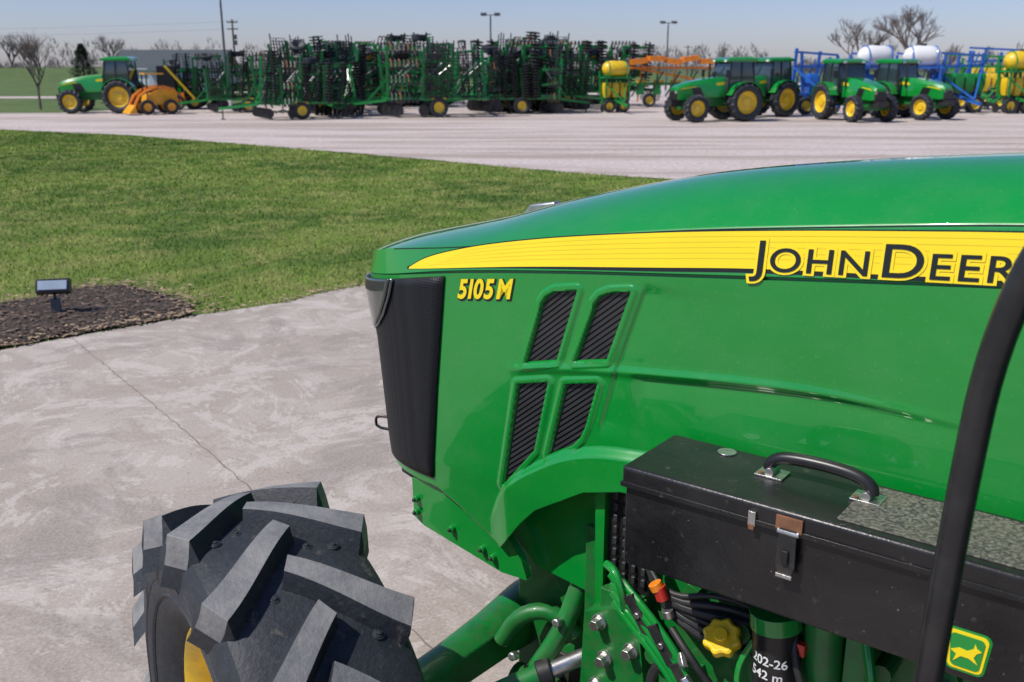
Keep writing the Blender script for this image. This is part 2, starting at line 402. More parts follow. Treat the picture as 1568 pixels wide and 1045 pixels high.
def textmesh(txt,size,offset,shear=0):
    cu=bpy.data.curves.new('t','FONT'); cu.body=txt; cu.size=size; cu.offset=offset; cu.shear=shear; cu.resolution_u=6
    o=bpy.data.objects.new('t',cu); scene.collection.objects.link(o)
    dg=bpy.context.evaluated_depsgraph_get(); me=bpy.data.meshes.new_from_object(o.evaluated_get(dg))
    vs=[(v.co.x,v.co.y) for v in me.vertices]; fs=[tuple(p.vertices) for p in me.polygons]
    bpy.data.objects.remove(o); bpy.data.meshes.remove(me); return vs,fs
def word(parts,B,mat,xscale,off,s_start,base,bold,surf,shift=(0,0),shear=0,track=.0):
    x=0
    for txt,size in parts:
        if txt==' ': x+=size; continue
        v0,f0=textmesh(txt,size,0,shear); xs=[p[0] for p in v0]; x0,x1=min(xs),max(xs)
        v,f=textmesh(txt,size,bold,shear)
        vs=[]
        for (a,b_) in v:
            X=(x+a-x0)*xscale+shift[0]; s=s_start-X; z=base(s)+b_+shift[1]
            vs.append((-s,float(surf(s,z,off)),float(z)))
        B.add(vs,f,mat); x+= (x1-x0)+track
    return x*xscale
B=MB()
jd=[('J',.098),('O',.074),('H',.074),('N',.074),(' ',.012),('D',.098),('E',.074),('E',.074),('R',.074),('E',.074)]
bl=lambda s: zsb(s)-.004
ua=lambda s,z,o: upw(np.float64(s),np.float64(z),o)
word(jd,B,m_yel,1.25,.0040,.862,bl,.0062,ua,track=.013)
word(jd,B,m_decalk,1.25,.0055,.862,bl,.0006,ua,track=.013)
sidey=lambda s,z,o: CY-.36-o
nb=lambda s: 1.672+(1.722-s)*.135
num=[('5',.075),('1',.075),('0',.075),('5',.075),(' ',.008),('M',.075)]
word(num,B,m_decalk,.88,.0012,1.722,nb,.0055,sidey,shift=(.003,-.003),shear=.25,track=.004)
word(num,B,m_yel,.88,.0022,1.722,nb,.0026,sidey,shear=.25,track=.004)
B.build('lettering',TR,smooth=False)

B=MB()
for P in(V_UL,V_UR,V_LL,V_LR):
    B.add([(-s,CY-.36+.014,z) for s,z in P],[tuple(range(len(P)))],m_black)
    pts=[Vector(p) for p in P]
    d=Vector((-.78,.62)).normalized(); nrm=Vector((-d.y,d.x))
    vals=[p.dot(nrm) for p in pts]; k=min(vals)+.006
    while k<max(vals)-.003:
        hit=[]
        for i in range(len(pts)):
            a,b_=pts[i],pts[(i+1)%len(pts)]; da,db=a.dot(nrm)-k,b_.dot(nrm)-k
            if da*db<0: hit.append(a.lerp(b_,da/(da-db)))
        if len(hit)>=2:
            hit.sort(key=lambda q:q.dot(d)); a,b_=hit[0],hit[-1]
            B.beam((-a.x,CY-.36+.009,a.y),(-b_.x,CY-.36+.009,b_.y),.008,.0045,m_slat,up=(0,1,0))
        k+=.0125
B.build('vent_louvres',TR,smooth=False)

def nosegrid(B,z0,z1,sedge,off,mat,nz=24,nc=30,qend=None):
    C=[]
    for j in range(nz):
        f=j/(nz-1)
        for i in range(nc):
            z=z0+(z1-z0)*f; sn=float(snz(z)); se=sedge(z)
            t0=(se-s0)/(sn-s0); th0=math.asin(min(1,max(0,t0))**1.5); th=th0+((qend or math.pi/2)-th0)*i/(nc-1)
            s=s0+(sn-s0)*math.sin(th)**(2/3.); w=.36*max(0,math.cos(th))**(2/3.)
            zz=z0+(float(zS(s))-.010-z0)*f
            w2=w-.012*min(1,max(0,(1.15-zz)/.2))*w/.36
            C.append((s+off*math.sin(th),w2+off*math.cos(th),zz))
    fs=[(j*nc+i,j*nc+i+1,(j+1)*nc+i+1,(j+1)*nc+i) for j in range(nz-1) for i in range(nc-1)]
    B.add([(-s,CY-w,z) for s,w,z in C],fs,mat); B.add([(-s,CY+w,z) for s,w,z in C],fs,mat)
se=lambda z: float(np.interp(z,[1.08,1.374,1.737],[1.836,1.809,1.767]))
B=MB(); nosegrid(B,1.092,1.70,se,.004,m_grille)
g=B.build('front_grille',TR,ang=60); q=g.modifiers.new('s','SOLIDIFY'); q.thickness=.005; q.offset=0
B=MB()
nosegrid(B,1.50,1.70,lambda z: float(np.interp(z,[1.50,1.53,1.58,1.64,1.7],[2.125,2.075,2.03,1.995,1.975])),.012,m_chrome,nc=24,qend=1.35)
nosegrid(B,1.510,1.70,lambda z: float(np.interp(z,[1.50,1.53,1.58,1.64,1.7],[2.133,2.088,2.042,2.006,1.984])),.0165,m_lens,nc=24,qend=1.36)
g=B.build('headlight',TR,ang=60); q=g.modifiers.new('s','SOLIDIFY'); q.thickness=.004; q.offset=0
B=MB()
B.tube([(-2.10,2.12,1.20),(-2.145,2.10,1.20),(-2.155,2.10,1.185),(-2.150,2.10,1.16),(-2.10,2.12,1.155)],.005,m_black,sm=1)
B.prism([(-2.08,1.10),(-2.06,1.02),(-1.70,.93),(-1.6,.96),(-1.75,1.05)],2.12,2.64,m_blackm)
B.prism([(-1.66,1.02),(-1.45,1.15),(-1.40,1.15),(-1.40,.87),(-1.56,.865),(-1.62,.90)],2.15,2.60,m_blackm)  # added black fill for the shaded gap below the hood arch
B.box((-1.2,2.42,1.35),(1.3,.50,.62),m_blackm)  # added dark boxes standing in for the hood's dark interior, block see-through
B.box((-.35,2.42,1.30),(1.2,.46,.7),m_blackm)
B.build('frame_and_dark_fill',TR,bevel=.004)
B=MB(); B.loft([[(-1.97,2.60,1.77),(-1.78,2.60,1.80),(-1.78,2.64,1.80),(-1.97,2.64,1.77)],[(-1.90,2.60,1.855),(-1.80,2.60,1.872),(-1.80,2.64,1.872),(-1.90,2.64,1.855)]],m_steel); B.build('exhaust_deflector',TR,bevel=.006)

B=MB()
B.prism([(-1.945,1.055),(-1.94,.925),(-1.90,.905),(-1.59,.845),(-1.50,.85),(-1.52,.905),(-1.57,.965),(-1.72,1.03),(-1.84,1.062)],2.045,2.075,m_green)
B.prism([(-1.96,1.04),(-1.96,.92),(-1.90,.91),(-1.90,1.05)],2.075,2.69,m_green)
B.prism([(-1.262,1.22),(-1.252,.835),(-1.515,.868),(-1.60,.96),(-1.52,1.06),(-1.38,1.19)],2.11,2.14,m_green)
B.prism([(-1.262,1.22),(-1.252,.835),(-1.235,.84),(-1.235,1.22)],2.035,2.14,m_green)
for s,z in((1.925,.99),(1.925,.945),(1.78,.93),(1.66,.90),(1.62,.885)):
    B.cyl((-s,2.03,z),(-s,2.05,z),.011,m_green,n=10); B.cyl((-s,2.022,z),(-s,2.03,z),.006,m_blackm,n=8)
B.box((-1.165,2.06,1.10),(.13,.012,.34),m_black)
for i in range(4):
    for j in range(9):
        B.box((-1.115-.03*i,2.049,.97+.033*j),(.012,.012,.022),m_slat)
B.build('side_frame',TR,bevel=.003)

B=MB(); rnd=random.Random(5)
B.box((-.95,2.3,.85),(.75,.42,.42),m_greenc); B.box((-.4,2.34,.8),(.6,.5,.5),m_greenc)
B.box((-1.17,2.10,.76),(.12,.16,.34),m_greenc); B.box((-1.12,2.06,.60),(.22,.10,.20),m_greenc)
B.prism([(-1.26,.86),(-1.10,.93),(-1.06,.62),(-1.2,.5),(-1.27,.6)],1.99,2.04,m_greenc)
for s,z in((1.21,.85),(1.19,.745),(1.215,.65),(1.12,.60),(1.03,.70),(1.11,.80)):
    B.cyl((-s,1.955,z),(-s,1.99,z),.016,m_steel,n=6); B.cyl((-s,1.98,z),(-s,1.992,z),.022,m_steel,n=16)
for k in range(5):
    o=.023*k
    B.tube([(-1.185+o*.2,1.985,1.03-o*1.1),(-1.10,1.975,.972-o),(-1.02,1.96,.922-o),(-.94,1.95,.85-o),(-.90,1.95,.74-o),(-.86,1.96,.60)],.0102,m_green,sm=2,n=10)
B.tube([(-1.20,2.0,1.02),(-1.16,1.97,1.03),(-1.13,1.96,.99),(-1.13,1.98,.92)],.012,m_green,sm=2)
for k in range(6):
    B.tube([(-1.12+.01*k,2.03,1.13-.03*k),(-1.05,1.98+.01*k,1.035-.014*k),(-.97,1.96,1.02-.012*k),(-.88+.01*k,1.99,1.05-.03*k),(-.78,2.03,1.02-.02*k)],.008+.003*(k%3),m_hose,sm=2)
B.tube([(-1.0,1.97,.83),(-1.03,1.95,.78),(-1.02,1.95,.72),(-.98,1.98,.68)],.014,m_hose,sm=2)
B.tube([(-.95,1.98,1.12),(-.9,1.96,1.09),(-.8,1.96,1.08),(-.74,2.0,1.10)],.011,m_hose,sm=2)
B.tube([(-.98,1.96,.93),(-.92,1.93,.90),(-.86,1.93,.84),(-.80,1.95,.78),(-.78,1.97,.66)],.010,m_hose,sm=2)
B.tube([(-.75,1.93,1.0),(-.78,1.91,.93),(-.77,1.91,.84),(-.74,1.93,.76)],.009,m_green,sm=2)
B.tube([(-.66,1.93,1.08),(-.64,1.90,1.0),(-.60,1.89,.92),(-.53,1.92,.86)],.010,m_hose,sm=2)
B.tube([(-.50,1.93,1.10),(-.47,1.90,1.02),(-.46,1.90,.92),(-.42,1.93,.80)],.012,m_green,sm=2)
B.cyl((-1.015,1.945,1.045),(-1.003,1.95,1.01),.017,m_red,n=12); B.cyl((-1.025,1.942,1.052),(-1.015,1.945,1.035),.018,m_orange,n=12)
B.cyl((-.99,1.95,.985),(-.985,1.953,.965),.015,m_steel)
B.box((-.635,1.92,1.03),(.02,.02,.03),m_red)
B.cyl((-.93,1.94,.82),(-.90,1.94,.79),.014,m_steel,n=6); B.cyl((-.95,1.96,.87),(-.93,1.94,.85),.012,m_steel,n=6)
for p in((-1.0,1.95,.88),(-.93,1.945,.80),(-1.08,1.965,.93)):
    B.box(p,(.03,.012,.11),m_blackm,(0,R_(-35),0)); B.cyl((p[0],p[1]-.012,p[2]),(p[0],p[1],p[2]),.009,m_steel,n=6)
B.cyl((-.84,2.02,.90),(-.834,1.955,.955),.030,m_greenc,n=16)
c=Vector((-.834,1.945,.962)); ax=Vector((.02,-.55,.75)).normalized(); a=ax.cross(Vector((1,0,0))).normalized(); b2=ax.cross(a)
n=48; ring=[]
for i in range(n):
    t=2*math.pi*i/n; r=.045+.0035*math.cos(8*t); ring.append(a*math.cos(t)*r+b2*math.sin(t)*r)
B.loft([[c+q for q in ring],[c+ax*.022+q for q in ring],[c+ax*.027+q*.85 for q in ring],[c+ax*.024+q*.5 for q in ring]],m_ypaint)
B.cyl(c+ax*.02,c+ax*.036,.017,m_ypaint,n=12)
B.cyl((-.70,1.93,1.06),(-.68,1.93,.80),.055,m_black,n=24); B.cyl((-.705,1.93,1.10),(-.70,1.93,1.06),.060,m_green,n=24)
B.cyl((-.60,1.96,1.10),(-.59,1.96,.85),.045,m_greenc,n=20)
B.box((-.52,1.97,1.0),(.05,.06,.3),m_greenc)
for k in range(40):
    s=rnd.uniform(.35,1.1); z=rnd.uniform(.5,1.12)
    if rnd.random()<.5: B.box((-s,2.07,z),(rnd.uniform(.03,.1),rnd.uniform(.03,.1),rnd.uniform(.03,.1)),m_greenc,(0,rnd.uniform(-.5,.5),0))
    else: B.cyl((-s,2.08,z),(-s,2.0,z),rnd.uniform(.012,.03),rnd.choice([m_greenc,m_steel,m_blackm,m_greenc]),n=10)
B.build('engine',TR,bevel=.003)
B=MB()
for txt,dz in(('202-26',.0),('542 m',-.035)):
    v,f=textmesh(txt,.032,.0006); vs=[]
    for x,y in v:
        t=(x-.045)/.056; vs.append((-.693+.0565*math.sin(t),1.93-.0565*math.cos(t),.985+y+dz))
    B.add(vs,f,m_white)
B.build('filter_writing',TR,smooth=False)

B=MB()
ax=1.68; az=.56
B.loft([[(-ax+dx*k,y,az+dz*k) for dx,dz in((-.07,-.06),(.07,-.06),(.07,.06),(.03,.085),(-.03,.085),(-.07,.06))] for y,k in((1.45,.9),(1.6,.8),(1.9,.8),(2.1,.9),(2.3,1.1),(2.46,1.1),(2.66,1.0),(3.3,.9))],m_greenc)
B.cyl((-ax,1.50,az-.14),(-ax,1.50,az+.14),.075,m_greenc,n=20)
B.cyl((-ax,1.35,az+.08),(-ax,1.55,az+.08),.11,m_greenc,n=24)
B.cyl((-ax,3.2,az-.14),(-ax,3.2,az+.14),.075,m_greenc,n=20)
B.prism([(-1.54,.66),(-1.46,.82),(-1.34,.86),(-1.28,.70),(-1.34,.52),(-1.50,.45)],2.16,2.26,m_greenc)
B.tube([(-1.60,2.05,.60),(-1.55,2.08,.70),(-1.46,2.12,.73),(-1.38,2.14,.66)],.026,m_greenc,n=12,sm=2)
B.tube([(-1.50,2.0,.48),(-1.45,2.04,.58),(-1.40,2.1,.70),(-1.38,2.16,.84)],.030,m_greenc,n=12,sm=2)
B.cyl((-1.58,1.80,.50),(-1.42,2.02,.58),.034,m_greenc,n=16); B.cyl((-1.42,2.02,.58),(-1.30,2.16,.64),.025,m_steel,n=16)
B.cyl((-1.43,2.01,.575),(-1.40,2.04,.588),.042,m_blackm,n=16); B.cyl((-1.31,2.15,.635),(-1.29,2.18,.645),.040,m_blackm,n=16)
B.cyl((-1.32,2.16,.64),(-1.26,2.2,.66),.04,m_greenc,n=12)
for p in((-1.50,2.0,.62),(-1.40,2.08,.73),(-1.32,2.13,.74),(-1.46,2.12,.54)):
    B.cyl(p,(p[0],p[1]-.03,p[2]+.01),.015,m_steel,n=6)
B.box((-1.38,2.40,.58),(.56,.36,.52),m_greenc); B.box((-1.25,2.30,.42),(.5,.3,.3),m_blackm)
B.cyl((-1.60,2.12,.44),(-1.25,2.14,.42),.05,m_greenc,n=14)
B.build('front_axle',TR,bevel=.006)

B=MB(); lugtire(B,.655,.40,.36,15,.046,m_tire,m_tread,seg=96,secs=15,tw=.0295,slant=.30); rimdisc(B,.36,.40,m_ypaint,-1)
for i in range(15):
    for sd in(-1,1):
        a=2*math.pi*(i+(.05 if sd<0 else .55))/15
        for y,q in((.06,.30),(.115,.335)):
            r=.609; t=a+q-.03
            for rr_,hh in((.014,.0015),(.010,.0035),(.005,.007)): B.cyl((r*.985*math.sin(t),sd*y,r*.985*math.cos(t)),((r+hh)*math.sin(t),sd*y,(r+hh)*math.cos(t)),rr_,m_tire,n=12)
for y,r in((-.196,.50),(-.192,.455)):
    B.rev([(y,r-.006),(y-.006,r),(y,r+.006)],m_tire,64)
wme=B.mesh('front_wheel_mesh',ang=28)
w1=link(wme,'front_wheel_left',TR,(-1.68,1.27,.655),R_(-20)); w1.rotation_euler=(0,.09,R_(-20))
b_=w1.modifiers.new('b','BEVEL'); b_.width=.007; b_.segments=2; b_.limit_method='ANGLE'; b_.angle_limit=R_(35)
w2=link(wme,'front_wheel_right',TR,(-1.68,3.49,.655),R_(180-20))

B=MB()
B.box((-.565,1.872,1.295),(.89,.236,.196),m_box)
tb=B.build('toolbox_body',TR,bevel=.006)
B=MB(); B.box((-.565,1.868,1.416),(.902,.246,.048),m_box); B.build('toolbox_lid',TR,bevel=.009)
B=MB()
B.box((-.33,1.87,1.4415),(.42,.20,.003),m_boxtop)  # grip pad, carries the painted lid reflection
B.box((-.565,1.7435,1.398),(.902,.006,.012),m_box)
B.build('toolbox_grip',TR,bevel=.001)
B=MB()
y=1.90
B.tube([(-.735,y,1.452),(-.732,y,1.470),(-.705,y,1.487),(-.62,y,1.492),(-.545,y,1.487),(-.515,y,1.470),(-.512,y,1.452)],.0140,m_black,n=12,sm=2)
for s in(.727,.520):
    B.box((-s,y,1.443),(.062,.055,.004),m_steel); B.cyl((-s,y-.022,1.452),(-s,y+.022,1.452),.010,m_steel,n=12)
    B.cyl((-s-.02,y-.018,1.445),(-s-.02,y-.018,1.449),.006,m_rust,n=8)
B.cyl((-.50,1.885,1.4405),(-.50,1.885,1.4420),.035,m_rust,n=14)
B.cyl((-.86,1.955,1.4405),(-.86,1.955,1.443),.022,m_steel,n=20)
B.prism([(-.640,1.405),(-.606,1.405),(-.604,1.325),(-.612,1.300),(-.634,1.300),(-.642,1.325)],1.734,1.739,m_blackm)
B.box((-.623,1.741,1.415),(.055,.006,.030),m_rust)
B.cyl((-.645,1.738,1.398),(-.60,1.738,1.398),.006,m_steel,n=10)
B.box((-.623,1.731,1.345),(.012,.006,.03),m_black); B.box((-.623,1.735,1.303),(.034,.010,.008),m_steel)
B.box((-.702,1.741,1.405),(.016,.006,.032),m_steel); B.box((-.702,1.739,1.387),(.012,.004,.012),m_rust)
B.box((-.3,1.93,1.17),(.5,.10,.04),m_blackm); B.box((-.85,1.93,1.17),(.1,.10,.04),m_blackm)
B.build('toolbox_hardware',TR,bevel=.0015)
B=MB()
def badge(B,cs,cz,y,w,h,r,mat):
    p=[]
    for sx,sz,a0 in((1,1,0),(-1,1,90),(-1,-1,180),(1,-1,270)):
        for k in range(6):
            a=R_(a0+18*k); kx=w/2*(1 if sz>0 else .85)
            p.append((-cs+sx*(kx-r)+r*math.cos(a),cz+sz*(h/2-r)+r*math.sin(a)))
    B.prism(p,y,y+.002,mat)
badge(B,.275,1.257,1.7530,.082,.088,.014,m_green); badge(B,.275,1.257,1.7515,.072,.078,.011,m_yel); badge(B,.275,1.257,1.7500,.060,.066,.009,m_green)
deer=[(-.026,-.002),(-.012,.006),(.002,.004),(.012,.012),(.014,.024),(.018,.014),(.026,.010),(.018,.004),(.014,-.006),(.022,-.018),(.006,-.010),(-.008,-.010),(-.02,-.024),(-.016,-.008)]
B.prism([(-.275+x,1.257+z) for x,z in deer],1.7485,1.7500,m_yel)
B.build('badge',TR,smooth=False)

B=MB()
B.tube([(.12,1.42,2.36),(-.03,1.41,2.27),(-.14,1.40,2.17),(-.195,1.40,2.087),(-.220,1.40,2.02),(-.244,1.40,1.90),(-.253,1.40,1.76),(-.262,1.40,1.55),(-.268,1.40,1.35),(-.272,1.40,1.0)],.021,m_black,n=16,sm=2)
B.build('grab_rail',TR)
B=MB()
B.box((.06,1.6,.95),(.6,.5,.06),m_blackm); B.box((.1,1.5,.6),(.35,.3,.04),m_blackm)
B.beam((-.05,1.36,.95),(0,1.36,.6),.03,.03,m_blackm)
for x0,y0 in((.12,1.62),(.12,3.14),(1.6,1.62),(1.6,3.14)):
    B.beam((x0,y0,1.0),(x0+.05,y0,3.0),.06,.06,m_black)
B.box((.9,2.38,3.07),(1.9,1.75,.16),m_green); B.box((.9,1.64,2.2),(1.4,.01,1.5),m_glass); B.box((.9,3.12,2.2),(1.4,.01,1.5),m_glass)
B.box((.9,2.38,1.05),(1.5,1.4,.6),m_greenc); B.box((1.0,1.5,1.75),(1.3,.5,.06),m_green); B.box((1.0,3.26,1.75),(1.3,.5,.06),m_green)
B.build('cab',TR,bevel=.01)
B=MB(); lugtire(B,.92,.52,.5,18,.05,m_tire,m_tread,seg=64,secs=7,tw=.035); rimdisc(B,.5,.52,m_ypaint,-1)
rm=B.mesh('rear_wheel_mesh'); link(rm,'rear_wheel_left',TR,(1.05,1.42,.92),0); link(rm,'rear_wheel_right',TR,(1.05,3.34,.92),math.pi)

# ------------------------------------------------------------------ GROUND
def sheet(name,poly,z,mat,parent=None):
    P=[Vector((x,y,0)) for x,y in poly]; tr=tessellate_polygon([P]); fs=[]
    for t in tr:
        a,b_,c_=[P[i] for i in t]
        if (b_-a).cross(c_-a).z<0: t=(t[0],t[2],t[1])
        fs.append(tuple(t))
    me=bpy.data.meshes.new(name); me.from_pydata([(x,y,z) for x,y in poly],[],fs); me.materials.append(mat)
    return link(me,name,parent)
sheet('ground',[(-1500,-300),(1500,-300),(1500,2500),(-1500,2500)],-.030,m_field)
edge=[(-12,.5),(-8,4.2),(-6,6.1),(-4.3,7.8),(-3.9,8.2),(-3.0,9.0),(-2.3,9.5),(-2.0,9.95),(-1.5,10.4),(-.6,10.9),(1,11.6),(4,12.6),(8,13.4),(14,14.0)]
gedge=[(-60,58),(-30,42.5),(-19.3,37.2),(-13.2,34),(-6.8,29),(-1.4,24.4),(1.1,22.2),(3,20.9),(7,18.6),(12,16.8),(18,15.6),(30,14.5)]
lawnpoly=edge+gedge[::-1]+[(-60,20),(-30,-10)]
sheet('lawn',lawnpoly,-.020,m_lawn)
rr=random.Random(2); ge2=[]
for (x0,y0),(x1,y1) in zip(gedge[:-1],gedge[1:]):
    n=max(2,int(math.hypot(x1-x0,y1-y0)/.4))
    for i in range(n):
        t=i/n; ge2.append((x0+(x1-x0)*t,y0+(y1-y0)*t+rr.uniform(-.16,.16)))
ge2.append(gedge[-1])
sheet('gravel_yard',ge2+[(120,13),(120,150),(40,140),(5,110),(-8,84),(-17,62),(-23,50.5),(-40,49.5),(-75,68)],-.010,m_grav)
sheet('concrete_pad',[(-12,-10),(14,-10)]+edge[::-1],.0,m_conc)
road=sheet('far_road',[(-95,72),(-33,73),(-24,90),(-24,94),(-34,78),(-95,77)],-.012,m_grav)
B=MB()
def jl(B,p,q,w=.012,seed=0):
    r=random.Random(seed); n=60; vs=[]
    d=(Vector(q)-Vector(p)); nn=Vector((-d.y,d.x)).normalized()
    for i in range(n+1):
        c=Vector(p)+d*i/n+nn*r.uniform(-.008,.008); ww=w*r.uniform(.35,1.1)
        vs+= [(c.x-nn.x*ww/2,c.y-nn.y*ww/2,.003),(c.x+nn.x*ww/2,c.y+nn.y*ww/2,.003)]
    B.add(vs,[(2*i,2*i+1,2*i+3,2*i+2) for i in range(n)],m_joint)
jl(B,(-3.85,8.15),(-2.2,6.0),.008,1);jl(B,(-2.2,6.0),(1.5,1.0),.011,1)
B.build('concrete_joints',smooth=False)
mp=[(-9,5.6),(-8,4.3),(-6,6.15),(-4.3,7.85),(-3.9,8.25),(-3.05,9.0),(-3.2,9.45),(-3.5,9.75),(-4.2,10.3),(-4.6,10.2),(-4.9,9.75),(-5.2,9.35),(-6.5,8.6),(-9,7.4)]
gx,gy=np.meshgrid(np.arange(-9,-2.9,.035),np.arange(4.2,10.5,.035)); sd=sdp(mp,gx,gy)
rs=np.random.RandomState(3); hz=.03*sm(0,.35,-sd)+rs.rand(*gx.shape)*.028*sm(0,.08,-sd)
ok=sd<0.0; idx=-np.ones(gx.shape,int); idx[ok]=np.arange(ok.sum())
vs=np.stack([gx[ok],gy[ok],hz[ok]+.002],1).tolist(); fs=[]
H_,W_=gx.shape
for j in range(H_-1):
    for i in range(W_-1):
        q=(idx[j,i],idx[j,i+1],idx[j+1,i+1],idx[j+1,i])
        if min(q)>=0: fs.append(tuple(int(k) for k in q))
me=bpy.data.meshes.new('mulch_bed'); me.from_pydata(vs,[],fs); me.materials.append(m_mulch); link(me,'mulch_bed')
def scatter(name,n,seed,fn,mat,size,z=.02):
    rs=np.random.RandomState(seed); X=rs.uniform(-9,1,n*60);Y=rs.uniform(4.5,11.5,n*60); k=fn(X,Y,rs); X=X[k][:n];Y=Y[k][:n]
    B=MB(); vs=[];fs=[]
    for x,y in zip(X,Y):
        a=rs.uniform(0,6.28); l=rs.uniform(*size); w=l*rs.uniform(.25,.6); t=rs.uniform(-.4,.4)*l
        o=len(vs); zz=z+rs.uniform(0,.02)
        vs+= [(x-l*math.cos(a)-w*math.sin(a),y-l*math.sin(a)+w*math.cos(a),zz),(x-l*math.cos(a)+w*math.sin(a),y-l*math.sin(a)-w*math.cos(a),zz+t*.3),(x+l*math.cos(a)+w*math.sin(a),y+l*math.sin(a)-w*math.cos(a),zz+abs(t)),(x+l*math.cos(a)-w*math.sin(a),y+l*math.sin(a)+w*math.cos(a),zz)]
        fs.append((o,o+1,o+2,o+3))
    B.add(vs,fs,mat); B.build(name,smooth=False)
slab=edge+[(14,-10),(-12,-10)]
scatter('dry_leaf_litter',2600,1,lambda x,y,r: (np.abs(sdp(mp,x,y)+.05)<np.abs(r.normal(0,.20,x.shape)))&(sdp(slab,x,y)>-.03),m_litter,(.008,.03),.028)
scatter('lawn_edge_thatch',900,5,lambda x,y,r: (sdp(slab,x,y)>-.02)&(sdp(slab,x,y)<np.abs(r.normal(0,.09,x.shape)))&(sdp(mp,x,y)>0),m_litter,(.008,.028),.012)
scatter('mulch_chips',2600,2,lambda x,y,r: sdp(mp,x,y)<-.03,m_wood2,(.01,.035),.045)
def blades(name,n,poly,seed,mat,hr,avoid=None,bbox=None):
    rs=np.random.RandomState(seed); P=np.array(poly); lo=P.min(0);hi=P.max(0)
    if bbox: lo=np.maximum(lo,bbox[0]); hi=np.minimum(hi,bbox[1])
    X=rs.uniform(lo[0],hi[0],n*5); Y=lo[1]+(hi[1]-lo[1])*rs.rand(n*5)**1.5
    k=(np.abs(X)<Y*.60+1); X=X[k];Y=Y[k]; k=(sdp(poly,X,Y)<.03)
    if avoid is not None: k&= sdp(avoid,X,Y)>-.06
    X=X[k][:n];Y=Y[k][:n]; m=len(X)
    a=rs.rand(m)*math.pi*2; h=rs.uniform(hr[0],hr[1],m)*(1+.012*Y); w=.003+.00042*Y; l=rs.uniform(0,1.3,m)*h; b=rs.rand(m)*math.pi*2
    v=np.zeros((m,3,3)); v[:,0]=np.stack([X-np.cos(a)*w,Y-np.sin(a)*w,np.zeros(m)-.018],1); v[:,1]=np.stack([X+np.cos(a)*w,Y+np.sin(a)*w,np.zeros(m)-.018],1)
    v[:,2]=np.stack([X+np.cos(b)*l,Y+np.sin(b)*l,h-.018],1)
    me=bpy.data.meshes.new(name); me.vertices.add(m*3); me.vertices.foreach_set('co',v.ravel()); me.loops.add(m*3); me.loops.foreach_set('vertex_index',np.arange(m*3,dtype=np.int32))
    me.polygons.add(m); me.polygons.foreach_set('loop_start',np.arange(0,m*3,3,dtype=np.int32)); me.polygons.foreach_set('loop_total',np.full(m,3,dtype=np.int32))
    me.update(); me.validate(); me.materials.append(mat); return link(me,name)
blades('lawn_grass',130000,lawnpoly,1,m_blade,(.014,.036),avoid=mp,bbox=((-24,6),(6,40)))

B=MB()
B.box((0,0,.08),(.07,.07,.12),m_pole); B.cyl((0,0,.13),(0,0,.20),.012,m_black)
B.box((0,.0,.245),(.27,.07,.12),m_black,(R_(-30),0,0)); B.box((0,-.032,.262),(.23,.02,.082),m_lampglass,(R_(-30),0,0))
B.box((-.1,0,.20),(.01,.03,.07),m_black); B.box((.1,0,.20),(.01,.03,.07),m_black)
B.build('flood_light',loc=(-4.33,8.92,.02),rot=.2,bevel=.004,scale=1.12)

